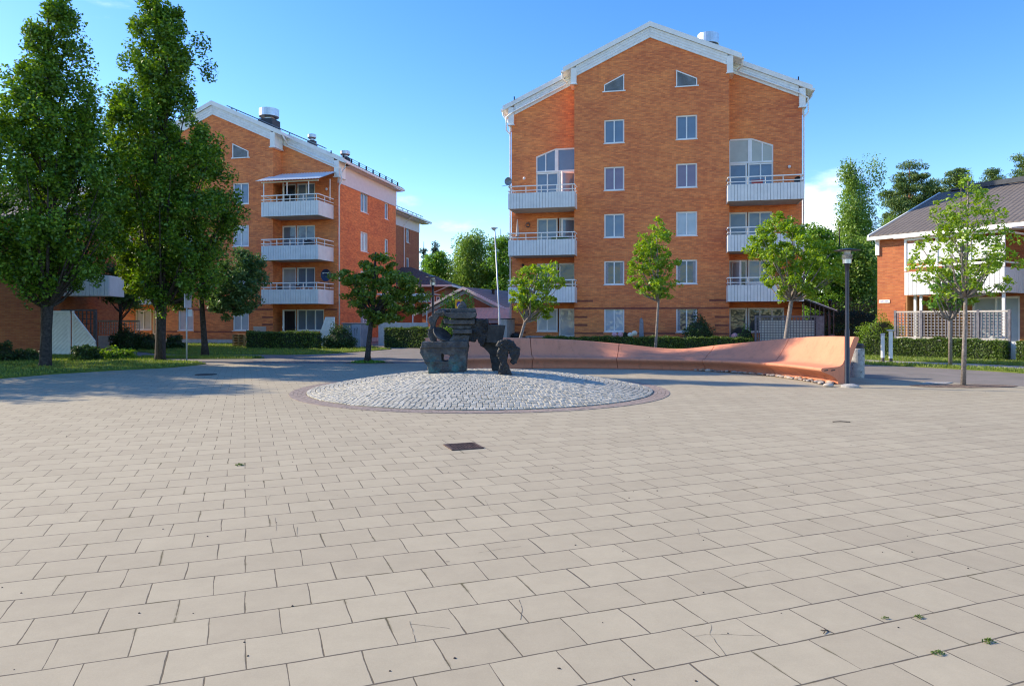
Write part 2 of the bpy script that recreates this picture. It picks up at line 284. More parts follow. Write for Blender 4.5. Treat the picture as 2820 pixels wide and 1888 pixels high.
# ground materials
PAV_ANG = math.atan2(-0.375, 0.927)     # direction of the depth joints is (-.375,.927)
def pavermat():
    m, t, b, o = newmat('beige_concrete_pavers')
    tc = node(t, 'ShaderNodeTexCoord')
    a = R(20.8)
    org = G(1984.5, 1810)
    mp0 = node(t, 'ShaderNodeMapping', {0: tc.outputs['Object'], 'Location': (-org[0], -org[1], 0)})
    mp1 = node(t, 'ShaderNodeMapping', {0: mp0.outputs[0], 'Rotation': (0, 0, -a), 'Location': (0.1755, 0, 0)})
    wob = node(t, 'ShaderNodeTexNoise', {'Vector': tc.outputs['Object'], 'Scale': 1.7, 'Detail': 4.0})
    wv = node(t, 'ShaderNodeVectorMath', {0: wob.outputs['Color'], 1: (0.5, 0.5, 0.5)}, operation='SUBTRACT')
    wv2 = node(t, 'ShaderNodeVectorMath', {0: wv.outputs[0], 'Scale': 0.035}, operation='SCALE')
    vec = node(t, 'ShaderNodeVectorMath', {0: mp1.outputs[0], 1: wv2.outputs[0]}, operation='ADD')
    br = node(t, 'ShaderNodeTexBrick', {'Vector': vec.outputs[0], 'Color1': (0.418, 0.357, 0.244, 1), 'Color2': (0.380, 0.322, 0.220, 1), 'Mortar': (0.13, 0.105, 0.070, 1), 'Scale': 1.0, 'Mortar Size': 0.0042, 'Mortar Smooth': 0.25, 'Bias': 0.0, 'Brick Width': 0.3505, 'Row Height': 0.3325})
    br.offset = 0.5
    nw = node(t, 'ShaderNodeTexNoise', {'Vector': tc.outputs['Object'], 'Scale': 2.6, 'Detail': 4.0, 'Roughness': 0.7}); t.links.new(mth(t, 'MAXIMUM', 0.0015, mth(t, 'MULTIPLY', mth(t, 'SUBTRACT', nw.outputs[0], 0.22), 0.0125)), br.inputs['Mortar Size'])
    brw = node(t, 'ShaderNodeTexBrick', {'Vector': vec.outputs[0], 'Color1': (1, 1, 1, 1), 'Color2': (1, 1, 1, 1), 'Mortar': (0, 0, 0, 1), 'Scale': 1.0, 'Mortar Smooth': 0.3, 'Brick Width': 400.0, 'Row Height': 0.3325})
    t.links.new(mth(t, 'ADD', 0.002, mth(t, 'MULTIPLY', mth(t, 'SUBTRACT', nw.outputs[0], 0.22), 0.012)), brw.inputs['Mortar Size'])
    brm = node(t, 'ShaderNodeMixRGB', {0: brw.outputs['Fac'], 1: br.outputs[0], 2: (0.125, 0.102, 0.072, 1)})
    n1 = node(t, 'ShaderNodeTexNoise', {'Vector': tc.outputs['Object'], 'Scale': 0.35, 'Detail': 6.0, 'Roughness': 0.6})
    n2 = node(t, 'ShaderNodeTexNoise', {'Vector': tc.outputs['Object'], 'Scale': 160.0, 'Detail': 3.0, 'Roughness': 0.8})
    n3 = node(t, 'ShaderNodeTexNoise', {'Vector': tc.outputs['Object'], 'Scale': 4.0, 'Detail': 8.0, 'Roughness': 0.75})
    v = mth(t, 'ADD', 0.605, mth(t, 'ADD', mth(t, 'MULTIPLY', n1.outputs[0], 0.20), mth(t, 'ADD', mth(t, 'MULTIPLY', n2.outputs[0], 0.30), mth(t, 'MULTIPLY', n3.outputs[0], 0.30))))
    hs = node(t, 'ShaderNodeHueSaturation', {'Value': v, 'Color': brm.outputs[0]})
    # moss / dirt that grows along some joints
    nm = node(t, 'ShaderNodeTexNoise', {'Vector': tc.outputs['Object'], 'Scale': 2.2, 'Detail': 5.0, 'Roughness': 0.7})
    br2 = node(t, 'ShaderNodeTexBrick', {'Vector': vec.outputs[0], 'Scale': 1.0, 'Mortar Size': 0.014, 'Mortar Smooth': 0.9, 'Bias': 0.0, 'Brick Width': 0.3505, 'Row Height': 0.3325}); br2.offset = 0.5
    mm = node(t, 'ShaderNodeMapRange', {0: nm.outputs[0], 1: 0.54, 2: 0.68, 3: 0.0, 4: 0.9})
    f = mth(t, 'MULTIPLY', br2.outputs['Fac'], mm.outputs[0])
    mx = node(t, 'ShaderNodeMixRGB', {0: f, 1: hs.outputs[0], 2: (0.10, 0.085, 0.035, 1)})
    # hairline cracks in some stones
    vo = node(t, 'ShaderNodeTexVoronoi', {'Vector': tc.outputs['Object'], 'Scale': 3.2})
    sc_ = node(t, 'ShaderNodeSeparateXYZ', {0: vo.outputs['Color']})
    cr = mth(t, 'MULTIPLY', mth(t, 'LESS_THAN', vo.outputs[0], mth(t, 'MULTIPLY', sc_.outputs[1], 0.055)), mth(t, 'GREATER_THAN', sc_.outputs[0], 0.62))
    mx2 = node(t, 'ShaderNodeMixRGB', {0: mth(t, 'MULTIPLY', cr, 0.38), 1: mx.outputs[0], 2: (0.10, 0.085, 0.065, 1)})
    t.links.new(mx2.outputs[0], b.inputs['Base Color']); b.inputs['Roughness'].default_value = 0.88; b.inputs['Specular IOR Level'].default_value = 0.3
    hh = mth(t, 'SUBTRACT', mth(t, 'MULTIPLY', n2.outputs[0], 0.2), mth(t, 'MAXIMUM', br.outputs['Fac'], brw.outputs['Fac']))
    bp = node(t, 'ShaderNodeBump', {'Height': hh, 'Strength': 0.55, 'Distance': 0.006}); t.links.new(bp.outputs[0], b.inputs['Normal'])
    return m
M['paver'] = pavermat()
def grassmat():
    m, t, b, o = newmat('lawn_turf'); tc = node(t, 'ShaderNodeTexCoord')
    n = node(t, 'ShaderNodeTexNoise', {'Vector': tc.outputs['Object'], 'Scale': 1.1, 'Detail': 8.0, 'Roughness': 0.7}); r = node(t, 'ShaderNodeValToRGB', {'Fac': n.outputs[0]})
    r.color_ramp.elements[0].position = 0.3; r.color_ramp.elements[1].position = 0.7
    r.color_ramp.elements[0].color = (0.08, 0.13, 0.02, 1); r.color_ramp.elements[1].color = (0.22, 0.25, 0.05, 1)
    t.links.new(r.outputs[0], b.inputs['Base Color']); b.inputs['Roughness'].default_value = 0.95; b.inputs['Specular IOR Level'].default_value = 0.05
    n2 = node(t, 'ShaderNodeTexNoise', {'Vector': tc.outputs['Object'], 'Scale': 30.0, 'Detail': 5.0}); bp = node(t, 'ShaderNodeBump', {'Height': n2.outputs[0], 'Strength': 0.9, 'Distance': 0.05}); t.links.new(bp.outputs[0], b.inputs['Normal'])
    return m
M['turf'] = grassmat()
M['ring'] = mat('reddish_brown_sett_ring', (0.30, 0.235, 0.195), 0.9, 0.2, 14, bump=0.6, bscale=30)
def settmat():
    m, t, b, o = newmat('pale_granite_setts'); ge = node(t, 'ShaderNodeNewGeometry'); tc = node(t, 'ShaderNodeTexCoord')
    r = node(t, 'ShaderNodeValToRGB', {'Fac': ge.outputs['Random Per Island']})
    r.color_ramp.elements[0].color = (0.35, 0.325, 0.255, 1); r.color_ramp.elements[1].color = (0.50, 0.47, 0.385, 1)
    n = node(t, 'ShaderNodeTexNoise', {'Vector': tc.outputs['Object'], 'Scale': 40.0, 'Detail': 4.0}); v = mth(t, 'ADD', 0.75, mth(t, 'MULTIPLY', n.outputs[0], 0.4))
    hs = node(t, 'ShaderNodeHueSaturation', {'Value': v, 'Color': r.outputs[0]}); t.links.new(hs.outputs[0], b.inputs['Base Color']); b.inputs['Roughness'].default_value = 0.8
    return m
M['sett'] = settmat()
M['settbed'] = mat('mossy_sett_joints', (0.19, 0.165, 0.11), 0.95, 0.4, 6)
def benchmat():
    m, t, b, o = newmat('terracotta_coloured_concrete'); tc = node(t, 'ShaderNodeTexCoord')
    n = node(t, 'ShaderNodeTexNoise', {'Vector': tc.outputs['Object'], 'Scale': 90.0, 'Detail': 3.0, 'Roughness': 0.8}); n2 = node(t, 'ShaderNodeTexNoise', {'Vector': tc.outputs['Object'], 'Scale': 1.3, 'Detail': 7.0, 'Roughness': 0.65})
    v = mth(t, 'ADD', 0.62, mth(t, 'ADD', mth(t, 'MULTIPLY', n.outputs[0], 0.35), mth(t, 'MULTIPLY', n2.outputs[0], 0.45)))
    hs = node(t, 'ShaderNodeHueSaturation', {'Value': v, 'Color': (0.70, 0.272, 0.155, 1)})
    mpv = node(t, 'ShaderNodeMapping', {0: tc.outputs['Object'], 'Scale': (5.0, 5.0, 0.8)}); n4 = node(t, 'ShaderNodeTexNoise', {'Vector': mpv.outputs[0], 'Scale': 1.2, 'Detail': 8.0, 'Roughness': 0.75})
    st = node(t, 'ShaderNodeMapRange', {0: n4.outputs[0], 1: 0.52, 2: 0.72, 3: 0.0, 4: 0.5})
    mx = node(t, 'ShaderNodeMixRGB', {0: st.outputs[0], 1: hs.outputs[0], 2: (0.36, 0.15, 0.09, 1)}); t.links.new(mx.outputs[0], b.inputs['Base Color']); b.inputs['Roughness'].default_value = 0.92; b.inputs['Specular IOR Level'].default_value = 0.2
    bp = node(t, 'ShaderNodeBump', {'Height': n.outputs[0], 'Strength': 0.25, 'Distance': 0.01}); t.links.new(bp.outputs[0], b.inputs['Normal']); return m
M['bench'] = benchmat()
def bronzemat(name='patinated_bronze', k=1.0, pat=0.9):
    m, t, b, o = newmat(name); tc = node(t, 'ShaderNodeTexCoord')
    n = node(t, 'ShaderNodeTexNoise', {'Vector': tc.outputs['Object'], 'Scale': 5.0, 'Detail': 8.0, 'Roughness': 0.7}); r = node(t, 'ShaderNodeValToRGB', {'Fac': n.outputs[0]})
    e = r.color_ramp.elements; e[0].position = 0.32; e[0].color = (0.018 * k, 0.022 * k, 0.028 * k, 1); e[1].position = 0.72; e[1].color = (0.15 * k, 0.15 * k, 0.14 * k, 1)
    x = e.new(0.52); x.color = (0.06 * k, 0.061 * k, 0.06 * k, 1)
    sx = node(t, 'ShaderNodeSeparateXYZ', {0: tc.outputs['Object']})
    n2 = node(t, 'ShaderNodeTexNoise', {'Vector': tc.outputs['Object'], 'Scale': 6.0, 'Detail': 9.0, 'Roughness': 0.75})
    zf = node(t, 'ShaderNodeMapRange', {0: sx.outputs[2], 1: 0.55, 2: 0.05, 3: 0.0, 4: pat})
    xf = node(t, 'ShaderNodeMapRange', {0: sx.outputs[0], 1: 0.15, 2: -0.1, 3: 0.0, 4: 1.0})
    f = mth(t, 'MULTIPLY', mth(t, 'MULTIPLY', zf.outputs[0], xf.outputs[0]), node(t, 'ShaderNodeMapRange', {0: n2.outputs[0], 1: 0.45, 2: 0.62}).outputs[0])
    mx = node(t, 'ShaderNodeMixRGB', {0: f, 1: r.outputs[0], 2: (0.03, 0.17, 0.17, 1)}); t.links.new(mx.outputs[0], b.inputs['Base Color'])
    b.inputs['Roughness'].default_value = 0.6; b.inputs['Metallic'].default_value = 0.2
    n3 = node(t, 'ShaderNodeTexNoise', {'Vector': tc.outputs['Object'], 'Scale': 25.0, 'Detail': 8.0, 'Roughness': 0.7}); bp = node(t, 'ShaderNodeBump', {'Height': n3.outputs[0], 'Strength': 0.7, 'Distance': 0.02}); t.links.new(bp.outputs[0], b.inputs['Normal'])
    return m
M['bronze'] = bronzemat(); M['bronze_dark'] = bronzemat('blackened_bronze', 0.38, 0.0)

# ------------------------------------------------------------------ ground
def sheet(name, pts, z, m, thick=0.0, kind='structure'):
    mb = MB()
    if thick: mb.prism(list(pts), 'z', z - thick, z)
    else:
        n = len(pts); a = sum(pts[i][0] * pts[(i + 1) % n][1] - pts[(i + 1) % n][0] * pts[i][1] for i in range(n))
        if a < 0: pts = pts[::-1]
        mb.add([(p[0], p[1], z) for p in pts], [tuple(range(n))])
    o = mb.build(name, m); o['kind'] = kind; return o
sheet('ground', [(-900, -300), (900, -300), (900, 1500), (-900, 1500)], -0.03, M['turf'])
sheet('road', [(-70, -12), (70, -12), (70, 33), (48, 36), (20, 44), (-10, 70), (-20, 70), (-20, 46), (-70, 46)], 0.0, M['asphalt'])
pl = [(-70, -12), (60, -12), (60, 8), G(2820, 1064), G(2600, 1053), G(2480, 1048), G(2380, 1041), G(2200, 1020), G(1900, 1004), G(1600, 1000), G(1300, 1000), G(1000, 1001), G(760, 1001), G(540, 1000), (-20, 24), (-70, 16)]
sheet('plaza_paving', pl, 0.004, M['paver'])
lawns = {
 'L1': [(-34, 18), G(-120, 1056), G(0, 1043), G(143, 1030.7), G(321, 1020), G(464, 1013), G(540, 1006), G(568, 1002), G(535, 996.5), G(446, 992), G(390, 985), G(340, 968), (-22.5, 38), (-40, 40)],
 'L2': [G(378, 983), G(470, 981.5), G(600, 981), G(700, 983.5), G(728, 985.5), G(690, 988), G(560, 988.5), G(400, 986.5)],
 'L3': [G(300, 955), G(340, 958), G(378, 968), G(430, 974), G(520, 976.5), G(800, 977), G(900, 974.5), G(1000, 968), G(1078, 961.5), G(1040, 957), G(1000, 951), G(880, 947.5), G(600, 946), G(300, 947)],
 'L4': [G(2330, 1001), G(2500, 1009), G(2700, 1020), G(2820, 1028), (29, 19.5), (30, 21), G(2820, 1019), G(2700, 1012.5), G(2500, 1003), G(2330, 996)],
 'L5': [G(2330, 989), G(2500, 996), G(2700, 1003), G(2820, 1009), (32, 21), (34, 60), (14, 60), G(2330, 950)],
 'L6': [G(1400, 960), G(1600, 962), G(2000, 966), G(2250, 972), G(2280, 950), (19, 52), (2, 52), G(1400, 952)],
}
for k, pts in lawns.items():
    sheet('lawn', pts, 0.035, M['turf'], 0.05)
sheet('path', [G(2330, 997.5), G(2500, 1004.5), G(2700, 1014), G(2820, 1020.5), (30.5, 21.4), (31.5, 22.5), G(2820, 1007), G(2700, 1001.5), G(2500, 994.5), G(2330, 987.5)], 0.012, M['pathmat'])
# grass blades (nobody could count them)
def inpoly(p, poly):
    c = False; j = len(poly) - 1
    for i in range(len(poly)):
        if (poly[i][1] > p[1]) != (poly[j][1] > p[1]) and p[0] < (poly[j][0] - poly[i][0]) * (p[1] - poly[i][1]) / (poly[j][1] - poly[i][1]) + poly[i][0]: c = not c
        j = i
    return c
def blades(name, poly, n, h, zb=0.035):
    xs = [p[0] for p in poly]; ys = [p[1] for p in poly]; pts = []
    r = random.Random(3)
    while len(pts) < n:
        q = (r.uniform(min(xs), max(xs)), r.uniform(min(ys), max(ys)))
        if inpoly(q, poly): pts.append(q)
    c = np.array(pts); k = len(c); a = RNG.uniform(0, 6.28, k); hh = h * RNG.uniform(0.4, 1.2, k); ww = 0.014
    d = np.stack([np.cos(a), np.sin(a)], 1); tl = RNG.normal(0, 0.4, (k, 2)) * hh[:, None]
    v = np.zeros((k, 3, 3)); v[:, 0, :2] = c - d * ww; v[:, 1, :2] = c + d * ww; v[:, 2, :2] = c + tl; v[:, :2, 2] = zb - 0.005; v[:, 2, 2] = zb + hh
    me = bpy.data.meshes.new(name); me.vertices.add(3 * k); me.vertices.foreach_set('co', v.ravel()); me.loops.add(3 * k); me.loops.foreach_set('vertex_index', np.arange(3 * k))
    me.polygons.add(k); me.polygons.foreach_set('loop_start', np.arange(0, 3 * k, 3)); me.update(calc_edges=True); me.materials.append(M['grassb'])
    o = bpy.data.objects.new(name, me); COL.objects.link(o); return tag(o, 'short green grass blades growing on the lawns', 'grass', kind='stuff')
blades('grass', lawns['L1'], 60000, 0.07)
blades('grass', lawns['L3'], 16000, 0.09); blades('grass', lawns['L4'], 9000, 0.08); blades('grass', lawns['L2'], 5000, 0.08)
blades('grass', [G(2330, 989), G(2500, 996), G(2700, 1003), G(2820, 1009), G(2820, 990), G(2330, 975)], 7000, 0.08)
# ------------------------------------------------------------------ cobbled mound
MC = (-0.70, 16.2); MR, RR, MH = 3.87, 4.23, 0.40
def mz(r): return max(0.0, MH * (1 - (r / MR) ** 2.0)) + 0.02
def ringmesh(r0, r1, z, n=96):
    mb = MB(); vs = []
    for r in (r0, r1):
        for j in range(n): t = 2 * math.pi * j / n; vs.append((MC[0] + r * math.cos(t), MC[1] + r * math.sin(t), z))
    mb.add(vs, [(j, (j + 1) % n, n + (j + 1) % n, n + j)[::-1] for j in range(n)]); return mb
mound = thing('cobbled_mound', 'round domed mound of pale grey granite setts carrying the bronze sculpture', 'mound', (MC[0], MC[1], 0))
def setts():
    vs = []; fs = []; r = random.Random(11)
    rows = int(MR / 0.095); dr = MR / rows
    for i in range(rows):
        ra = i * dr; rb = ra + dr; rm = (ra + rb) / 2; n = max(5, int(2 * math.pi * rm / 0.112)); off = r.random() * 6.28
        for j in range(n):
            t0 = off + 2 * math.pi * j / n; t1 = off + 2 * math.pi * (j + 1) / n; g = 0.0042 + r.random() * 0.0035
            gt = g / max(rm, 0.1); dz = r.uniform(-0.005, 0.006); jt = r.uniform(-0.004, 0.004)
            q = []
            for (rr_, tt) in ((ra + g + jt, t0 + gt), (rb - g + jt, t0 + gt), (rb - g + jt, t1 - gt), (ra + g + jt, t1 - gt)):
                q.append((rr_, tt))
            k = len(vs); cr_ = sum(p[0] for p in q) / 4; ct = (t0 + t1) / 2
            for (rr_, tt) in q: vs.append((rr_ * math.cos(tt), rr_ * math.sin(tt), mz(rr_) - 0.012))
            for (rr_, tt) in q: vs.append((rr_ * math.cos(tt), rr_ * math.sin(tt), mz(rr_) + 0.008 + dz + r.uniform(-.002, .002)))
            for (rr_, tt) in q:
                r2 = cr_ + (rr_ - cr_) * 0.80; t2 = ct + (tt - ct) * 0.80; vs.append((r2 * math.cos(t2), r2 * math.sin(t2), mz(r2) + 0.0135 + dz + r.uniform(-.003, .003)))
            for a in (0, 4):
                for b in range(4): c = (b + 1) % 4; fs.append((k + a + b, k + a + 4 + b, k + a + 4 + c, k + a + c))
            fs.append((k + 8, k + 11, k + 10, k + 9))
    # orient
    mb = MB(); mb.add(vs, [f[::-1] for f in fs]); return mb
setts().build('sett_paving', M['sett'], mound)
bed = MB(); bed.lathe([(MR + 0.0, -0.02)] + [(MR * (1 - i / 14), mz(MR * (1 - i / 14)) + 0.001) for i in range(0, 14)] + [(0.02, mz(0) - 0.004)], 72); bed.build('joint_bed', M['settbed'], mound, smooth=True)
rg = MB(); r = random.Random(5)
for i in range(4):
    ra = MR + 0.01 + i * 0.087; n = int(2 * math.pi * ra / 0.12)
    for j in range(n):
        t0 = 2 * math.pi * (j + 0.5 * (i % 2)) / n; t1 = t0 + 2 * math.pi / n - 0.002
        z = 0.012 + r.uniform(0, 0.004); q = [(ra, t0), (ra + 0.081, t0), (ra + 0.081, t1), (ra, t1)]
        vs = [(a * math.cos(t), a * math.sin(t), 0.0) for a, t in q] + [(a * math.cos(t), a * math.sin(t), z) for a, t in q]
        rg.add(vs, [(4, 5, 6, 7), (0, 1, 5, 4), (1, 2, 6, 5), (2, 3, 7, 6), (3, 0, 4, 7)])
rg.build('edge_ring', M['ring'], mound)
# ------------------------------------------------------------------ drain grate
gc = G(1276, 1230.5)
gr = thing('drain_grate', 'rusty square cast iron drain grate set in the paving', 'drain', (gc[0], gc[1], 0.004), R(20.8))
mb = MB(); W2 = 0.205
for (x0, x1, y0, y1) in ((-W2, W2, -W2, -W2 + 0.03), (-W2, W2, W2 - 0.03, W2), (-W2, -W2 + 0.03, -W2 + 0.03, W2 - 0.03), (W2 - 0.03, W2, -W2 + 0.03, W2 - 0.03)): mb.box(x0, x1, y0, y1, 0, 0.014)
mb.build('frame', M['iron'], gr)
mb = MB()
for i in range(9): c = -0.152 + i * 0.038; mb.box(c - 0.007, c + 0.007, -0.174, 0.174, 0.002, 0.010)
for i in range(6): c = -0.145 + i * 0.058; mb.box(-0.174, 0.174, c - 0.006, c + 0.006, 0.002, 0.0115)
mb.build('bars', M['iron'], gr)
mb = MB(); mb.box(-0.175, 0.175, -0.175, 0.175, 0.0005, 0.0018); mb.build('shaft', M['black'], gr)
gc2 = G(567, 1031.5)
g2 = thing('manhole_cover', 'dark flat drain cover in the tree shade on the paving', 'drain', (gc2[0], gc2[1], 0.004), 0.38)
mb = MB(); mb.lathe([(0.30, 0), (0.30, 0.012), (0.27, 0.014), (0.26, 0.008)], 28); mb.build('cover', M['iron'], g2)

# ------------------------------------------------------------------ window and door kit (origin bottom left on the wall face, wall faces -y)
MESHC = {}
def inst(key, name, builder, mats, parent, loc, rz=0.0):
    k = (key, tuple(m.name for m in mats))
    if k in MESHC:
        o = bpy.data.objects.new(name, MESHC[k]); COL.objects.link(o); o.parent = parent; o.location = loc; o.rotation_euler = (0, 0, rz); return o
    mb = MB(); builder(mb); o = mb.build(name, list(mats), parent, loc, rz); MESHC[k] = o.data; return o
def win(parent, x, z, w, h, y=0.0, rz=0.0, pane='g_blue', n=2, sill=True, name='window'):
    def fr(mb):
        f = 0.085; y0, y1 = 0.065, 0.15
        mb.box(0, f, y0, y1, 0, h); mb.box(w - f, w, y0, y1, 0, h); mb.box(f, w - f, y0, y1, h - f, h); mb.box(f, w - f, y0, y1, 0, f)
        for i in range(1, n): c = w * i / n; mb.box(c - 0.035, c + 0.035, y0 - 0.004, y1, f, h - f)
        if sill: mb.box(-0.04, w + 0.04, -0.05, 0.064, -0.035, -0.002)
    o = inst(('win', round(w, 2), round(h, 2), n, sill), name, fr, [M['white']], parent, (x, y, z), rz)
    inst(('pane', round(w, 2), round(h, 2)), 'pane', lambda mb: mb.box(0.086, w - 0.086, 0.11, 0.125, 0.086, h - 0.086), [M[pane]], o, (0, 0, 0))
    return o
def door(parent, x, z, w, h, y=0.0, pane='g_blue', ang=0.0, low=0.62):
    def fr(mb):
        f = 0.10
        mb.box(0, f, 0.05, 0.13, 0, h); mb.box(w - f, w, 0.05, 0.13, 0, h); mb.box(f, w - f, 0.05, 0.13, h - f, h); mb.box(f, w - f, 0.055, 0.125, 0, low)
    o = inst(('door', w, h, low), 'balcony_door', fr, [M['white']], parent, (x, y, z), ang)
    inst(('dpane', w, h, low), 'pane', lambda mb: mb.box(0.101, w - 0.101, 0.085, 0.10, low, h - 0.101), [M[pane]], o, (0, 0, 0))
    inst(('dhandle', w), 'handle', lambda mb: mb.box(w - 0.075, w - 0.05, 0.01, 0.05, 1.0, 1.13), [M['metal']], o, (0, 0, 0))
    return o
def wallgrid(mb, mapf, u0, u1, z0, z1, holes, rev=0.15, mi=0):
    us = sorted({u0, u1} | {h[0] for h in holes} | {h[1] for h in holes}); zs = sorted({z0, z1} | {h[2] for h in holes} | {h[3] for h in holes})
    us = [u for u in us if u0 <= u <= u1]; zs = [z for z in zs if z0 <= z <= z1]
    def inh(u, z): return any(h[0] < u < h[1] and h[2] < z < h[3] for h in holes)
    for i in range(len(us) - 1):
        for j in range(len(zs) - 1):
            if not inh((us[i] + us[i + 1]) / 2, (zs[j] + zs[j + 1]) / 2):
                mb.add([mapf(us[i], 0, zs[j]), mapf(us[i + 1], 0, zs[j]), mapf(us[i + 1], 0, zs[j + 1]), mapf(us[i], 0, zs[j + 1])], [(0, 1, 2, 3)], mi)
    for (a, b, c, d) in holes:
        for q in (((a, c), (a, d)), ((b, d), (b, c)), ((a, d), (b, d)), ((b, c), (a, c))):
            (ua, za), (ub, zb) = q
            mb.add([mapf(ua, 0, za), mapf(ub, 0, zb), mapf(ub, rev, zb), mapf(ua, rev, za)], [(0, 1, 2, 3)], mi)
BANG = -math.atan2(0.2164, 0.9763)
KS = 0.447
def balcony(parent, x0, x1, zf, yfront=-1.12, yback=1.0, canopy=False):
    mb = MB(); t = 0.04
    mb.box(x0 + 0.06, x1 - 0.06, yfront + 0.07, yback - 0.003, zf - 0.16, zf, 1)
    mb.box(x0 + 0.045, x1 - 0.045, yfront + 0.045, yfront + 0.055, zf - 0.15, zf + 0.72, 2)
    def run(ax, a0, a1, c):
        n = max(2, int(round((a1 - a0) / 0.172))); s = (a1 - a0) / n
        for i in range(n):
            a, b = a0 + i * s + 0.008, a0 + (i + 1) * s - 0.008
            if ax == 'x': mb.box(a, b, c, c + t, zf - 0.19, zf + 0.735 + random.uniform(-.006, .006), 0)
            else: mb.box(c, c + t, a, b, zf - 0.19, zf + 0.735 + random.uniform(-.006, .006), 0)
    run('x', x0, x1, yfront); run('y', yfront + 0.045, yback - 0.02, x0); run('y', yfront + 0.045, yback - 0.02, x1 - t)
    o = mb.build('balcony', [M['panel'], M['greywall'], M['greylatt']], parent)
    mb = MB(); zt = zf + 1.14
    for z, s in ((zt, 0.028), (zf + 0.87, 0.022)):
        mb.box(x0 - 0.01, x1 + 0.01, yfront - 0.01, yfront + 2 * s - 0.01, z - s, z + s)
        mb.box(x0 - 0.01, x0 - 0.01 + 2 * s, yfront + 2 * s, yback, z - s, z + s); mb.box(x1 + 0.01 - 2 * s, x1 + 0.01, yfront + 2 * s, yback, z - s, z + s)
    n = 5
    for i in range(n):
        c = x0 + 0.15 + (x1 - x0 - 0.3) * i / (n - 1); mb.box(c - 0.02, c + 0.02, yfront + 0.055, yfront + 0.09, zf + 0.2, zt - 0.03)
    for c in (x0 + 0.06, x1 - 0.1): mb.box(c, c + 0.035, yfront + 1.0, yfront + 1.04, zf + 0.2, zt - 0.03)
    mb.build('railing', M['white'], o)
    return o
def gable_block(name, label, ctr, n, panes_, depth, canopy=False, left_extra=True):
    root = thing(name, label, 'apartment building', (ctr[0], ctr[1], 0), BANG)
    drop = 2.8 * (5 - n); zr = 19.0 - drop; zt = lambda x: zr - KS * abs(x)
    BW, WW = 4.47, 8.56
    mb = MB(); fy = lambda y0: (lambda u, d, z: (u, y0 + d, z))
    holes = [(s - 0.595, s + 0.595, 0.87 + 2.8 * k, 2.29 + 2.8 * k) for k in range(n) for s in (-2.09, 2.09)]
    zc = zt(BW) - 0.3
    wallgrid(mb, fy(0), -BW, BW, 0.3, zc, holes)
    mb.add([(-BW, 0, zc), (BW, 0, zc), (0, 0, zr - 0.3)], [(0, 1, 2)])
    for s in (-1, 1): mb.add([(s * BW, 0, 0.3), (s * BW, 1, 0.3), (s * BW, 1, zc), (s * BW, 0, zc)], [(0, 1, 2, 3)])
    for s in (-1, 1):
        H = []
        def hh(a, b, c, d): a, b = sorted((s * a, s * b)); H.append((a, b, c, d))
        for k in range(4):
            z = 2.8 * k; wide = 7.6 if (k == 0 and s > 0) else 6.95
            if not (n == 5 and k == 3):
                hh(4.52, 5.58, z + 0.02, z + 2.29); hh(5.58, wide, z + 0.87, z + 2.29)
            else:
                hh(4.52, 7.0, z + 0.02, z + 3.8)
        zw = zt(WW) - 0.3; a, b = sorted((s * BW, s * WW))
        wallgrid(mb, fy(1.0), a, b, 0.3, zw, H)
        mb.add([(s * WW, 1, zw), (s * BW, 1, zw), (s * BW, 1, zt(BW) - 0.3)], [(0, 1, 2)])
        z3 = 2.8 * 3   # brick above the sloping head of the tall window
        if n == 5: mb.prism([(s * 7.0, z3 + 3.35), (s * 7.0, z3 + 3.8), (s * 5.8, z3 + 3.8)], 'y', 1.001, 1.13)
    # side and rear walls
    sh = []
    for k in range(n - 0):
        if 2.8 * k + 2.3 < zt(WW) - 1.4: sh += [(4.6, 5.9, 2.8 * k + 0.87, 2.8 * k + 2.29), (8.95, 9.7, 2.8 * k + 0.95, 2.8 * k + 2.25)]
    zw = zt(WW) - 0.3
    wallgrid(mb, lambda u, d, z: (WW - d, u, z), 1.0, depth, 0.3, zw, sh if n == 4 else [])
    wallgrid(mb, lambda u, d, z: (-WW + d, depth + 1 - u, z), 1.0, depth, 0.3, zw, [])
    mb.add([(-WW, depth, 0.3), (WW, depth, 0.3), (WW, depth, zw), (0, depth, zr - 0.3), (-WW, depth, zw)], [(0, 1, 2, 3, 4)])
    mb.build('brick_wall', M['brick'], root)
    mb = MB(); mb.box(-BW + 0.02, BW - 0.02, 0.02, 1.0, -0.1, 0.31); mb.box(-WW + 0.02, WW - 0.02, 1.02, depth - 0.02, -0.1, 0.31); mb.build('plinth', M['concl'], root)
    # dark brick courses (3 mm proud)
    mb = MB(); p = -0.004
    def band(x0, x1, z, t, y=0.0, hole=True):
        segs = [(x0, x1)]
        if hole:
            for c in (-2.09, 2.09):
                ns = []
                for a, b in segs:
                    if a < c - 0.6 < b or a < c + 0.6 < b: ns += [(a, c - 0.64), (c + 0.64, b)]
                    else: ns.append((a, b))
                segs = ns
        for a, b in segs:
            if b > a: mb.add([(a, y + p, z), (b, y + p, z), (b, y + p, z + t), (a, y + p, z + t)], [(0, 1, 2, 3)])
    band(-BW, BW, 2.22, 0.11, hole=False); band(-BW, BW, 0.74, 0.10)
    for s in (-1, 1):
        for z in (1.70, 1.22):
            a, b = sorted((s * BW, s * 3.68)); band(a, b, z, 0.12, hole=False)
        a, b = sorted((s * BW, s * 3.35)); band(a, b, 2.66, 0.12, hole=False)
        for z in (0.74, 1.22, 2.22):
            a, b = sorted((s * 7.65, s * WW)); band(a, b, z, 0.11, 1.0, False)
    mb.build('dark_brick_courses', M['brick_dark'], root)
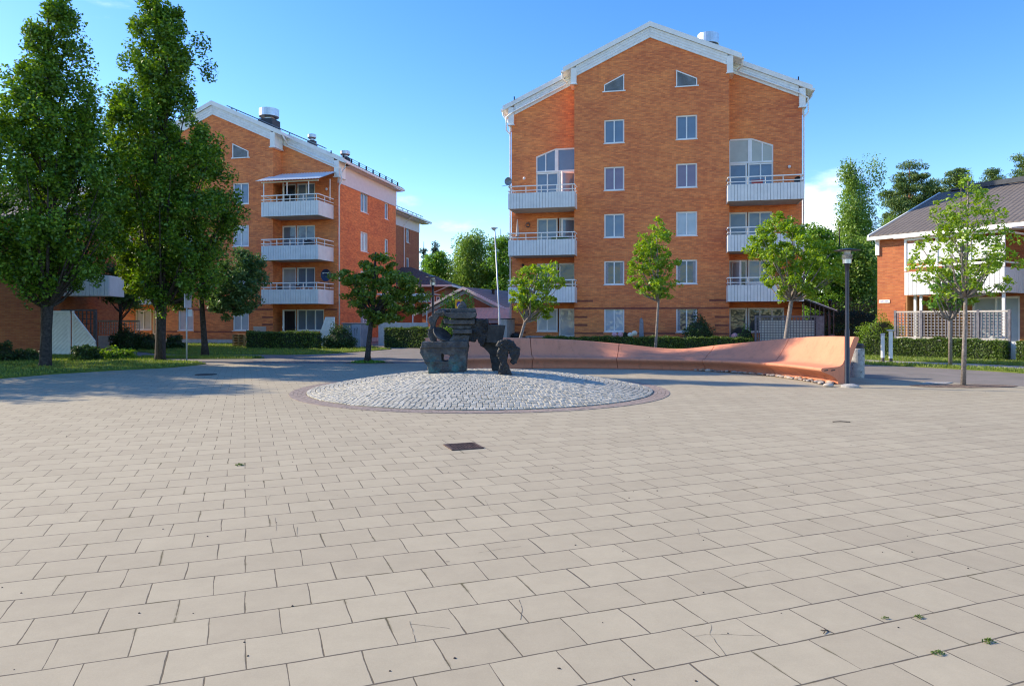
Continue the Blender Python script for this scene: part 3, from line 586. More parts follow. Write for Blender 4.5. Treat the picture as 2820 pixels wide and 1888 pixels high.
    # windows of the central bay
    for k in range(n):
        for si, s in enumerate((-2.09, 2.09)):
            wn = win(root, s - 0.595, 0.87 + 2.8 * k, 1.19, 1.42, 0, pane=panes_[si][k])
            if panes_[si][k] == 'g_dark':
                for x0 in (0.09, 0.95):
                    mb = MB(); mb.box(x0, x0 + 0.15, 0.1085, 0.1095, 0.1, 1.3)
                    for i in range(4): mb.box(x0 + i * 0.04, x0 + i * 0.04 + 0.03, 0.098, 0.1084, 0.1, 1.3)
                    mb.build('curtain', M['curtain'], wn)
    # wing glazing and balconies
    wp = [['g_dark', 'g_dark'], ['g_blind', 'g_blue'], ['g_black', 'g_blue'], ['g_black', 'g_blue']]
    for s in (-1, 1):
        for k in range(4):
            z = 2.8 * k; top = (n == 5 and k == 3)
            pd = {(-1, 0): 'g_blind', (-1, 1): 'g_dark', (1, 0): 'g_dark', (1, 1): 'g_blind'}.get((s, k), 'g_blue'); pw = {(-1, 0): 'g_blind', (1, 0): 'g_dark', (-1, 1): 'g_dark', (1, 2): 'g_blue'}.get((s, k), 'g_blue')
            h = 2.27 if not top else 2.33
            if s < 0:
                opn = k in (3, 2)
                door(root, -5.56, z + 0.02, 1.03, h, 1.0, 'g_black' if opn else pd)
                if opn: door(root, -4.56, z + 0.03, 0.92, h - 0.1, 0.98, pd, ang=R(180 + 28))
                x0 = -6.95 if not top else -7.0; ww = 1.30 if not top else 1.42; win(root, x0, z + 0.87, ww, 1.42 if not top else 1.46, 1.0, pane=pw, sill=not top)
            else:
                op = (n == 4 and k == 3) or (n == 5 and k == 1) or (n == 4 and k == 0)
                door(root, 4.53, z + 0.02, 1.03, h, 1.0, 'g_black' if op else pd)
                if op: door(root, 4.60, z + 0.03, 0.92, h - 0.1, 0.95, pd, ang=R(-62))
                if k == 0: win(root, 5.6, z + 0.87, 2.0, 1.42, 1.0, pane='g_dark' if n == 5 else 'g_blue', n=3)
                else: win(root, 5.6, z + 0.87, 1.34 if not top else 1.4, 1.42 if not top else 1.46, 1.0, pane=pw, sill=not top)
            if top:
                # panel under the window, post, transom and the tall upper lights
                mb = MB(); X = lambda a: s * a
                def bx(a, b, z0, z1, y0=1.05, y1=1.12): a, b = sorted((s * a, s * b)); mb.box(a, b, y0, y1, z0, z1)
                bx(5.64, 7.0, z + 0.02, z + 0.86); bx(4.5, 7.0, z + 2.34, z + 2.44, 1.03); bx(5.6, 5.82, z + 2.44, z + 3.72)
                bx(4.5, 4.6, z + 2.44, z + 3.72); bx(6.92, 7.0, z + 2.44, z + 3.3); bx(6.36, 6.43, z + 2.44, z + 3.55); bx(4.6, 5.6, z + 3.70, z + 3.80)
                mb.prism([(X(5.6), z + 3.80), (X(5.6), z + 3.70), (X(5.82), z + 3.70), (X(7.0), z + 3.25), (X(7.0), z + 3.35), (X(5.82), z + 3.79)], 'y', 1.04, 1.11)
                fo = mb.build('tall_window', M['white'], root)
                mb = MB(); a, b = sorted((s * 4.58, s * 5.62)); mb.box(a, b, 1.085, 1.10, z + 2.44, z + 3.72)
                mb.prism([(X(5.8), z + 2.42), (X(6.95), z + 2.42), (X(6.95), z + 3.29), (X(5.82), z + 3.72)], 'y', 1.085, 1.10)
                mb.build('pane', M['g_cream'] if s > 0 else M['g_blue'], fo)
            if k > 0:
                a, b = sorted((s * 4.3, s * 8.3)); balcony(root, a, b, z)
    # triangular vents
    for s in (-1, 1):
        zb = zr - 3.83; pts = [(s * 2.68, zb), (s * 1.5, zb), (s * 1.5, zb + 0.96), (s * 2.68, zb + 0.40)]
        mb = MB()
        mb.prism([(s * 2.78, zb - 0.06), (s * 1.42, zb - 0.06), (s * 1.42, zb), (s * 2.78, zb)], 'y', -0.08, -0.002)
        for (p, q) in ((pts[1], pts[2]), (pts[2], pts[3]), (pts[3], pts[0])):
            d = Vector((q[0] - p[0], q[1] - p[1])).normalized(); nn = Vector((-d.y, d.x)) * 0.055
            cx = Vector((s * 2.0, zb + 0.3)); m_ = Vector(((p[0] + q[0]) / 2, (p[1] + q[1]) / 2))
            if (cx - m_).dot(nn) < 0: nn = -nn
            mb.prism([p, q, (q[0] + nn.x, q[1] + nn.y), (p[0] + nn.x, p[1] + nn.y)], 'y', -0.06, -0.002)
        vo = mb.build('gable_vent', M['white'], root)
        mb = MB(); i = 0
        while i < 15:
            z = zb + 0.02 + i * 0.06; xl = 2.66 if z < zb + 0.38 else 2.66 - (z - zb - 0.38) / 0.56 * 1.18
            if xl > 1.62:
                a, b = sorted((s * 1.54, s * xl)); mb.add([(a, -0.05, z), (b, -0.05, z), (b, -0.012, z + 0.045), (a, -0.012, z + 0.045)], [(0, 1, 2, 3)])
            i += 1
        mb.build('louvre', M['greywall'], vo)
        mb = MB(); mb.prism(pts, 'y', -0.008, -0.003); mb.build('backing', M['black'], vo)
    # roof slabs
    mb = MB(); th = 0.22
    for s in (-1, 1):
        for (xa, xb, y0) in ((0, 5.1, -0.16), (5.1, 9.06, 0.84)):
            mb.prism([(s * xa, zt(xa)), (s * xb, zt(xb)), (s * xb, zt(xb) - th), (s * xa, zt(xa) - th)], 'y', y0, depth + 0.4, 0)
    ro = mb.build('roof', M['roof'], root)
    mb = MB()     # white verge trim
    for s in (-1, 1):
        for (xa, xb, y0) in ((0, 5.14, -0.16), (5.1, 9.10, 0.84)):
            mb.prism([(s * xa, zt(xa) + 0.03), (s * xb, zt(xb) + 0.03), (s * xb, zt(xb) - th - 0.02), (s * xa, zt(xa) - th - 0.02)], 'y', y0 - 0.035, y0 - 0.002)
            mb.prism([(s * xa, zt(xa) + 0.055), (s * xb, zt(xb) + 0.055), (s * xb, zt(xb) + 0.031), (s * xa, zt(xa) + 0.031)], 'y', y0 - 0.035, y0 + 0.16)
    mb.build('verge_trim', M['white'], ro)
    mb = MB()     # lapped barge boards
    for s in (-1, 1):
        for (xa, xb, y0) in ((0, 4.36, 0.0), (4.66, 8.36, 1.0)):
            for i in range(4):
                o0 = 0.235 + 0.155 * i; o1 = o0 + 0.15; yy = y0 - 0.12 + 0.012 * i
                mb.prism([(s * xa, zt(xa) - o0), (s * xb, zt(xb) - o0), (s * xb, zt(xb) - o1), (s * xa, zt(xa) - o1)], 'y', yy, y0 - 0.003)
    mb.box(-0.02, 0.02, -0.135, -0.125, zr - 0.86, zr - 0.24)
    mb.build('barge_board', M['whitewood'], ro)
    for s in (-1, 1):
        for (xc, y0, dz) in ((4.50, 0.0, 1.0), (8.56, 1.0, 1.12)):
            mb = MB()
            a, b = sorted((s * (xc - 0.17), s * (xc + 0.17))); a2, b2 = sorted((s * (xc - 0.22), s * (xc + 0.22)))
            zb = zt(xc) - dz - 0.25; mb.box(a, b, y0 - 0.15, y0 + 0.85, zb, zt(xc + 0.17) - 0.225); mb.box(a2, b2, y0 - 0.2, y0 + 0.88, zb - 0.05, zb - 0.002)
            mb.build('eave_return', M['white'], ro)
        mb = MB(); x = s * 5.14; z = zt(5.14) - 0.12; mb.box(min(x, x + s * 0.13), max(x, x + s * 0.13), -0.15, depth * 0 + 0.82, z - 0.12, z)
        x = s * 9.09; z = zt(9.09) - 0.12; mb.box(min(x, x + s * 0.14), max(x, x + s * 0.14), 0.86, depth + 0.3, z - 0.13, z)
        mb.build('gutter', M['white'], ro)
        mb = MB(); zz = zt(9.06) - 0.26; mb.box(min(s * WW, s * 9.05), max(s * WW, s * 9.05), 1.9, depth + 0.3, zz - 0.03, zz); mb.box(min(s * (WW + 0.003), s * (WW + 0.06)), max(s * (WW + 0.003), s * (WW + 0.06)), 1.02, depth, zt(WW) - 1.75, zt(WW) - 0.33)
        mb.build('eave_cladding', M['pinkclad'], ro)
        pth = [(5.2, -0.05, zt(5.14) - 0.25), (5.2, 0.3, zt(5.14) - 0.5), (5.0, 0.78, zt(5.0) - 0.62), (5.2, 0.80, zt(5.2) - 0.66), (8.4, 0.80, zt(8.4) - 0.66), (8.86, 0.85, zt(8.86) - 0.75), (8.90, 0.98, zt(8.9) - 1.5), (8.66, 1.06, zt(8.9) - 1.8), (8.66, 1.08, 0.25)]
        mb = MB(); mb.tube([(s * a, b, c) for a, b, c in pth], 0.048, 8); mb.build('downspout', M['white'], ro, smooth=True)
        pth = [(9.15, 1.0, zt(9.09) - 0.2), (9.1, 1.05, zt(9.09) - 0.5), (8.68, 1.12, zt(9) - 1.1), (8.66, 1.08, zt(9) - 1.9)]
        mb = MB(); mb.tube([(s * a, b, c) for a, b, c in pth], 0.048, 8); mb.build('downspout', M['white'], ro, smooth=True)
    for s in (-1, 1):
        for (xa, xb, ya, yb) in ((4.3, 5.12, -0.16, 0.99), (8.4, 9.08, 0.84, 1.9)):
            mb = MB(); mb.prism([(s * xa, zt(xa) - th - 0.003), (s * xb, zt(xb) - th - 0.003), (s * xb, zt(xb) - th - 0.03), (s * xa, zt(xa) - th - 0.03)], 'y', ya, yb)
            mb.prism([(s * (xb - 0.02), zt(xb)), (s * (xb + 0.01), zt(xb)), (s * (xb + 0.01), zt(xb) - th - 0.03), (s * (xb - 0.02), zt(xb) - th - 0.03)], 'y', ya, yb - 0.1)
            mb.build('soffit', M['white'], ro)
    # roof hooks
    mb = MB()
    for s in (-1, 1):
        for x in (1.0, 4.6, 8.3):
            mb.box(s * x - 0.03, s * x + 0.03, 0.6, 0.66, zt(x) - 0.02, zt(x) + 0.17)
    mb.build('roof_hooks', M['black'], ro)
    return root, zt
def fan(parent_root, x, y, zroof, r, h, boxh, mats=True):
    mb = MB(); mb.box(x - r * 0.8, x + r * 0.8, y - r * 0.8, y + r * 0.8, zroof - 0.6, zroof + boxh); o = mb.build('vent_housing', M['roof'], parent_root)
    mb = MB(); mb.lathe([(r * 0.55, 0), (r * 0.55, 0.12), (r * 0.8, 0.14), (r * 0.98, 0.20), (r, 0.22), (r, 0.22 + h), (r * 0.92, 0.24 + h), (0.1, 0.26 + h)], 28, (x, y, zroof + boxh)); mb.build('fan_drum', M['metal'], o, smooth=False)
main, ztm = gable_block('apartment_block', 'tallest five storey orange brick block, its white edged gable facing the square', (8.11, 41.4), 5,
    [['g_blind', 'g_dark', 'g_blue', 'g_purple', 'g_blue'], ['g_dark', 'g_dark', 'g_blind', 'g_purple', 'g_blue']], 9.5)
fan(main, 3.45, 3.2, ztm(3.45), 0.66, 0.62, 0.95)
left, ztl = gable_block('apartment_block', 'four storey orange brick block half hidden by two tall dark trees', (-20.08, 47.3), 4,
    [['g_blind', 'g_blind', 'g_blind', 'g_blue'], ['g_blind', 'g_blind', 'g_blind', 'g_blue']], 11.2)
fan(left, 3.2, 1.6, ztl(3.2), 0.66, 0.5, 0.45)
fan(left, 5.0, 4.2, ztl(5.0), 0.30, 0.2, 0.40); fan(left, 6.5, 6.4, ztl(6.5), 0.36, 0.22, 0.30)
# side windows of the left block, roof ladder, snow guard, balcony canopy
for k in range(4):
    if 2.8 * k + 2.3 < ztl(8.56) - 1.4:
        win(left, 8.56, 2.8 * k + 0.87, 1.3, 1.42, 4.6, rz=R(90), pane='g_blue' if k == 3 else 'g_blind')
        win(left, 8.56, 2.8 * k + 0.95, 0.75, 1.30, 8.95, rz=R(90), pane='g_blue', n=1)
for k in range(3, 4):
    pass
mb = MB()
for y in (0.9, 1.3):
    mb.prism([(0.4, ztl(0.4) + 0.16), (7.6, ztl(7.6) + 0.16), (7.6, ztl(7.6) + 0.22), (0.4, ztl(0.4) + 0.22)], 'y', y, y + 0.05)
for i in range(24): x = 0.5 + i * 0.3; mb.box(x, x + 0.04, 0.95, 1.3, ztl(x) + 0.16, ztl(x) + 0.21)
for x in (1, 3, 5, 7): mb.box(x, x + 0.05, 1.1, 1.15, ztl(x) - 0.02, ztl(x) + 0.18)
mb.build('roof_ladder', M['greydish'], left)
mb = MB()
for i, z in enumerate((0.12, 0.26)): mb.tube([(8.75, 1.4, ztl(8.75) + z), (8.75, 11.2, ztl(8.75) + z)], 0.014, 6)
for i in range(9): y = 1.5 + i * 1.2; mb.box(8.7, 8.8, y, y + 0.05, ztl(8.75) - 0.02, ztl(8.75) + 0.28)
mb.build('snow_guard', M['black'], left)
mb = MB(); x0, x1 = 4.1, 8.5; n = 44
for i in range(n):
    a = x0 + (x1 - x0) * i / n; b = x0 + (x1 - x0) * (i + 1) / n; hz = 0.03 * (i % 2); hz2 = 0.03 * ((i + 1) % 2)
    mb.add([(a, -1.45, 10.45 + hz), (b, -1.45, 10.45 + hz2), (b, 0.98, 11.35 + hz2), (a, 0.98, 11.35 + hz), (a, -1.45, 10.42 + hz), (b, -1.45, 10.42 + hz2), (b, 0.98, 11.32 + hz2), (a, 0.98, 11.32 + hz)], [(0, 1, 2, 3), (7, 6, 5, 4), (0, 4, 5, 1)])
cn_ = mb.build('balcony_canopy', M['panelw'], left)
mb = MB()
mb.box(4.3, 8.3, -1.13, -1.06, 10.36, 10.42); mb.build('canopy_beam', M['white'], cn_)
for x in (4.45, 6.1, 7.6): mb = MB(); mb.box(x, x + 0.05, -1.12, -1.07, 9.5, 10.355); mb.build('canopy_post', M['white'], cn_)
mb = MB(); mb.box(8.2, 8.25, 0.6, 0.65, 9.4, 10.8); mb.build('canopy_post', M['white'], cn_)
# ------------------------------------------------------------------ rear block behind the left block
rb = thing('apartment_block', 'narrow far brick block glimpsed behind the four storey block', 'apartment building', (-9.1, 69.0, 0), BANG)
mb = MB(); H = [(-3.6, -2.95, 0.95 + 2.8 * k, 2.25 + 2.8 * k) for k in range(4) if k < 4]
H = [(6.6, 7.4, 2.8 * k + 0.95 - 0.55, 2.8 * k + 2.35 - 0.55) for k in range(1, 4)] + [(6.6, 7.4, 0.3, 1.7)]
wallgrid(mb, lambda u, d, z: (0 - d, u - 10, z), 0.0, 10.0, 0.0, 10.55, H); mb.add([(0, 0, 0), (-12, 0, 0), (-12, 0, 13), (0, 0, 10.55)], [(0, 1, 2, 3)]); mb.add([(0, -10, 0), (-12, -10, 0), (-12, -10, 13), (0, -10, 10.55)], [(3, 2, 1, 0)])
mb.build('brick_wall', M['brick_far'], rb)
for (a, b, c, d) in H: win(rb, 0, c, b - a, d - c, a - 10, rz=R(90), pane='g_blue', n=1)
mb = MB(); mb.box(0.002, 0.05, -10, 0, 10.1, 11.0); mb.box(0, 0.75, -10, 0.9, 11.0, 11.06); mb.build('eave_cladding', M['pinkclad'], rb)
mb = MB(); mb.prism([(0.85, 11.07), (0.85, 11.25), (-12, 15.6), (-12, 15.4)], 'y', -10.3, 1.0); rr = mb.build('roof', M['roof'], rb)
mb = MB(); mb.box(0.86, 0.98, -10.2, 1.0, 11.08, 11.24); mb.tube([(0.9, -4.2, 11.1), (0.4, -4.2, 10.7), (0.08, -4.2, 10.3), (0.08, -4.2, 0.2)], 0.05); mb.build('gutter', M['white'], rr)
mb = MB(); mb.tube([(0.4, -9, 11.65), (0.4, 0, 11.65)], 0.03, 6)
for i in range(8): mb.box(0.38, 0.42, -9 + i * 1.2, -8.95 + i * 1.2, 11.3, 11.66)
mb.build('snow_guard', M['black'], rr)
# ------------------------------------------------------------------ right building
RC = (18.05, 34.8); RANG = math.atan2(-0.833, 0.553)
rbd = thing('brick_house', 'two storey orange brick house with grey tiled roof and sunlit white balcony at the right', 'house', (RC[0], RC[1], 0), RANG)
mb = MB(); ZE = 5.72; K2 = 0.40
H = [(1.35, 2.3, 0.3, 2.4), (4.25, 6.1, 0.55, 2.6), (3.0, 5.4, 3.0, 5.1), (8.5, 10.0, 0.9, 2.3)]
wallgrid(mb, lambda u, d, z: (u, d, z), 0, 15, 0, ZE - 0.05, H)
wallgrid(mb, lambda u, d, z: (0 + d, 13.6 - u, z), 0, 13.6, 0, ZE - 0.05, [])
mb.add([(0, 0, ZE - 0.05), (0, 13.6, ZE - 0.05), (0, 6.8, ZE - 0.05 + 6.8 * K2)], [(0, 2, 1)])
mb.add([(0, 13.6, 0), (15, 13.6, 0), (15, 13.6, ZE), (0, 13.6, ZE)], [(3, 2, 1, 0)])
mb.add([(15, 0, 0), (15, 13.6, 0), (15, 13.6, ZE), (15, 6.8, ZE + 2.7), (15, 0, ZE)], [(0, 1, 2, 3, 4)])
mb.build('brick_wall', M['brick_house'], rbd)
door(rbd, 1.4, 0.3, 0.85, 2.1, 0, 'g_blind'); win(rbd, 4.25, 0.55, 1.85, 2.05, 0, pane='g_blind', n=2); win(rbd, 3.0, 3.0, 2.4, 2.1, 0, pane='g_dark', n=2); win(rbd, 8.5, 0.9, 1.5, 1.4, 0)
mb = MB()
for (ya, za, yb, zb) in ((-0.3, ZE - 0.12, 6.8, ZE + 7.1 * K2 - 0.12), (13.9, ZE - 0.12, 6.8, ZE + 7.1 * K2 - 0.12)):
    mb.prism([(ya, za), (yb, zb), (yb, zb + 0.14), (ya, za + 0.14)], 'x', -0.25, 15.2)
rr = mb.build('roof', M['tile'], rbd)
mb = MB()
mb.prism([(-0.34, ZE - 0.2), (6.8, ZE + 7.1 * K2 - 0.2), (6.8, ZE + 7.1 * K2 + 0.05), (-0.34, ZE + 0.05)], 'x', -0.32, -0.252)
mb.box(-0.3, 15.2, -0.42, -0.305, ZE - 0.22, ZE - 0.06); mb.box(0, 15, -0.3, -0.003, ZE - 0.2, ZE - 0.15); mb.box(-0.05, 0.13, -0.10, 0.4, ZE - 0.95, ZE - 0.21)
mb.build('eave_trim', M['white'], rr)
mb = MB(); mb.box(0.3, 15, 6.6, 7.0, ZE + 7.1 * K2 + 0.02, ZE + 7.1 * K2 + 0.12); mb.box(1.0, 15, 6.2, 6.26, ZE + 2.75, ZE + 3.0); mb.build('ridge_tiles', M['roof'], rr)
# balcony
bx0, bx1, by = 2.44, 6.4, -2.2
mb = MB(); n = 22; s_ = (bx1 - bx0) / n
for i in range(n): mb.box(bx0 + i * s_ + 0.008, bx0 + (i + 1) * s_ - 0.008, by, by + 0.04, 2.70, 3.72 + random.uniform(-.01, .01), 0)
n = 12; s_ = 2.1 / n
for c in (bx0, bx1 - 0.04):
    for i in range(n): mb.box(c, c + 0.04, by + 0.05 + i * s_ + 0.008, by + 0.05 + (i + 1) * s_ - 0.008, 2.70, 3.72, 0)
mb.box(bx0 + 0.06, bx1 - 0.06, by + 0.08, -0.003, 2.74, 2.92, 1); mb.box(bx0 + 0.045, bx1 - 0.045, by + 0.046, by + 0.06, 2.72, 3.65, 2)
bo = mb.build('balcony', [M['panelw'], M['greywall'], M['greylatt']], rbd)
mb = MB()
for c in (bx0, bx0 + 1.32, bx0 + 2.64, bx1 - 0.09): mb.box(c, c + 0.09, by - 0.005, by + 0.08, 3.75, 5.12)
mb.box(bx0, bx1, by - 0.02, by + 0.07, 3.90, 3.99); mb.box(bx0, bx1, by - 0.01, by + 0.06, 5.12, 5.22)
for c in (bx0, bx1 - 0.06): mb.box(c, c + 0.06, by + 0.08, -0.05, 3.90, 3.96); mb.box(c, c + 0.06, by + 0.08, -0.05, 5.12, 5.2)
mb.build('glazing_frame', M['white'], bo)
mb = MB()
for i in range(3): x = bx0 + 0.10 + i * 1.32; mb.box(x, x + 1.20, by + 0.03, by + 0.036, 4.1, 5.0)
mb.build('roller_blind', M['panelw'], bo)
mb = MB(); mb.prism([(by - 0.25, 5.23), (0, 5.62 - 0.25), (0, 5.66 - 0.25), (by - 0.25, 5.27)], 'x', bx0 - 0.35, bx1 + 0.35); mb.build('canopy', M['panelw'], bo)
for (x, y) in ((2.7, -1.9), (3.0, -2.0), (6.2, -1.95)): mb = MB(); mb.box(x, x + 0.1, y, y + 0.1, 0.0, 2.71); mb.build('post', M['whitewood'], bo)
mb = MB(); mb.box(2.35, 2.42, -1.9, -0.01, 0.02, 2.68); mb.box(2.45, 4.2, -0.05, -0.004, 0.1, 2.7); mb.build('wood_screen', M['wood'], rbd)
mb = MB(); mb.box(0.10, 0.62, -0.03, -0.004, 2.42, 2.57); sg = mb.build('street_name_plate', M['white'], rbd)
mb = MB()
for (a, b) in ((0.17, 0.21), (0.22, 0.25), (0.26, 0.30), (0.31, 0.33), (0.38, 0.42), (0.43, 0.45), (0.46, 0.50), (0.51, 0.54)): mb.box(a, b, -0.034, -0.031, 2.475, 2.52)
mb.build('lettering', M['blue'], sg)
mb = MB(); mb.tube([(7.0, -0.04, 2.3), (7.0, -0.04, 1.9)], 0.012, 6); mb.lathe([(0.03, 0), (0.09, 0.1), (0.05, 0.16)], 12, (7.0, -0.12, 1.8)); mb.build('wall_lamp', M['white'], rbd)
# terrace fence
ty = -3.15
tf = thing('terrace_fence', 'grey lattice fence with pale top rail on a white base before the house terrace', 'fence', (RC[0], RC[1], 0), RANG)
nsec = 4; L0, L1 = 2.55, 6.94; sl = (L1 - L0) / nsec
for i in range(nsec + 1): x = L0 + i * sl; mb = MB(); mb.box(x - 0.045, x + 0.045, ty - 0.045, ty + 0.045, 0.0, 2.0); mb.build('post', M['greylatt'], tf)
for i in range(nsec):
    a = L0 + i * sl + 0.05; b = L0 + (i + 1) * sl - 0.05; mb = MB(); m_ = 7
    for j in range(m_): x = a + (b - a) * (j + 0.5) / m_; mb.box(x - 0.02, x + 0.02, ty - 0.02, ty, 0.90, 1.90)
    for j in range(8): z = 0.96 + j * 0.125; mb.box(a, b, ty + 0.002, ty + 0.018, z - 0.012, z + 0.012, 1)
    mb.build('lattice_panel', [M['greylatt'], M['topwood']], tf)
mb = MB(); mb.box(L0 - 0.05, L1 + 0.05, ty - 0.035, ty + 0.035, 1.901, 1.97); mb.box(L0, L1, ty - 0.03, ty + 0.03, 0.80, 0.87); mb.build('rail', M['topwood'], tf)
mb = MB(); mb.box(L0, L1 + 0.0, ty - 0.02, ty + 0.03, 0.02, 0.79); mb.box(L1 + 0.05, L1 + 3.5, ty - 0.02, ty + 0.03, 0.02, 0.72)
for i in range(6): x = L1 + 0.1 + i * 0.6; mb.box(x, x + 0.05, ty - 0.04, ty - 0.021, 0.05, 0.68)
mb.build('base_board', M['panelw'], tf)
# ------------------------------------------------------------------ house behind, between the blocks
h1 = thing('brick_house', 'low far brick house with pale grey green gable boards, beyond the sculpture', 'house', (-3.66, 55.2, 0), R(-24))
mb = MB(); hw = 3.9; k3 = 0.46; za = 4.15
mb.add([(-hw, 0, 0), (hw, 0, 0), (hw, 0, za - k3 * hw - 0.2), (0, 0, za - 0.2), (-hw, 0, za - k3 * hw - 0.2)], [(0, 1, 2, 3, 4)]); mb.add([(hw, 0, 0), (hw, 14, 0), (hw, 14, za - k3 * hw - 0.2), (hw, 0, za - k3 * hw - 0.2)], [(0, 1, 2, 3)]); mb.add([(-hw, 0, 0), (-hw, 14, 0), (-hw, 14, 2.2), (-hw, 0, 2.2)], [(3, 2, 1, 0)])
mb.build('brick_wall', M['brick_far'], h1)
mb = MB()
for s in (-1, 1): mb.prism([(0, za), (s * (hw + 0.5), za - k3 * (hw + 0.5)), (s * (hw + 0.5), za - k3 * (hw + 0.5) - 0.14), (0, za - 0.14)], 'y', -0.35, 14)
ro = mb.build('roof', tilemat('dark_grey_tiles', (0.20, 0.18, 0.16), ax=(1, 0)), h1)
mb = MB()
for s in (-1, 1):
    mb.prism([(0, za + 0.02), (s * (hw + 0.55), za - k3 * (hw + 0.55) + 0.02), (s * (hw + 0.55), za - k3 * (hw + 0.55) - 0.2), (0, za - 0.2)], 'y', -0.42, -0.352, 0)
    mb.prism([(0, za - 0.2), (s * hw, za - k3 * hw - 0.2), (s * hw, za - k3 * hw - 0.5), (0, za - 0.5)], 'y', -0.05, -0.003, 1)
mb.build('barge_board', [M['panelw'], mat('sage_grey_board', (0.56, 0.63, 0.60), 0.6)], ro)
mb = MB()
for (y, x) in ((3.0, 1.0), (8.0, 1.2)): mb.lathe([(0.12, 0), (0.12, 0.3), (0.18, 0.31), (0.18, 0.42)], 12, (x, y, za - k3 * x))
mb.build('roof_vent', M['black'], ro)
h2 = thing('garage', 'low annex with pinkish tiled roof beside the corner of the five storey block', 'garage', (-0.2, 50.0, 0), R(-4))
mb = MB(); mb.box(-3.2, 1.6, 0.3, 4, 0, 1.5, 0); mb.build('wall', M['brick_dark'], h2)
mb = MB(); mb.prism([(0, 1.58), (3.6, 2.42), (3.6, 2.52), (0, 1.68)], 'x', -3.5, 1.6); ro = mb.build('roof', M['tilepink'], h2)
mb = MB(); mb.box(-3.5, 1.6, -0.05, 0.12, 1.35, 1.575); mb.box(-3.2, 1.6, 0.24, 0.297, 0.9, 1.0); mb.build('fascia', M['beige'], ro)
h3 = thing('brick_house', 'low far brick house with grey hipped roof beside the left lamp post', 'house', (-5.75, 60.0, 0), R(-6))
mb = MB(); H = [(-1.2, -0.85, 2.6, 3.6), (-0.75 + 0.0, -0.4, 2.6, 3.6), (-3.2, -2.6, 2.6, 3.6)]
wallgrid(mb, lambda u, d, z: (u, d, z), -9, 0, 0, 4.4, H); mb.add([(0, 0, 0), (0, 8, 0), (0, 8, 4.4), (0, 0, 4.4)], [(0, 1, 2, 3)]); mb.build('brick_wall', M['brick_far'], h3)
for a, b, c, d in H: win(h3, a, c, b - a, d - c, 0, n=1, pane='g_blue')
mb = MB(); zE = 4.55; mb.add([(0.7, -0.6, zE), (0.7, 8.6, zE), (-3.9, 4, 6.4), (-9, 4, 6.4), (-9, -0.6, zE), (-9, 8.6, zE)], [(0, 2, 3, 4), (0, 1, 2), (1, 5, 3, 2)]); ro = mb.build('roof', M['tile'], h3)
mb = MB(); mb.box(-9, 0.75, -0.68, -0.6, zE - 0.16, zE); mb.box(0.7, 0.78, -0.68, 8.6, zE - 0.16, zE); mb.tube([(0.5, -0.6, zE - 0.1), (-1.5, -0.1, zE - 0.9), (-1.6, -0.08, 0.2)], 0.05); mb.build('gutter', M['white'], ro)
# ------------------------------------------------------------------ brick house at the far left
fl = thing('brick_house', 'dark shaded brick house wall at the left edge behind the lawn', 'house', (P(118, 975, 32.7)[0], 32.7, 0), R(8))
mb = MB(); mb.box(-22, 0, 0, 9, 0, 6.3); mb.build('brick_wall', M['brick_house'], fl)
mb = MB(); mb.prism([(-0.5, 6.3), (4.5, 8.6), (9.5, 6.3), (9.5, 6.15), (-0.5, 6.15)], 'x', -22.4, 0.35); ro = mb.build('roof', M['tile'], fl)
mb = MB(); mb.prism([(-0.55, 6.1), (-0.55, 6.4), (4.5, 8.7), (9.5, 6.4), (9.5, 6.1), (4.5, 8.4)], 'x', 0.352, 0.40); mb.build('barge_board', M['white'], ro)
mb = MB()
for i in range(11): x = 0.5 + i * 0.17; mb.box(x, x + 0.155, 1.2, 1.24, 2.75, 3.75)
mb.box(0.02, 2.4, 1.26, 3.0, 2.75, 2.9); mb.box(2.35, 2.39, 1.25, 3.0, 2.75, 3.75); mb.build('balcony', M['panel'], fl)
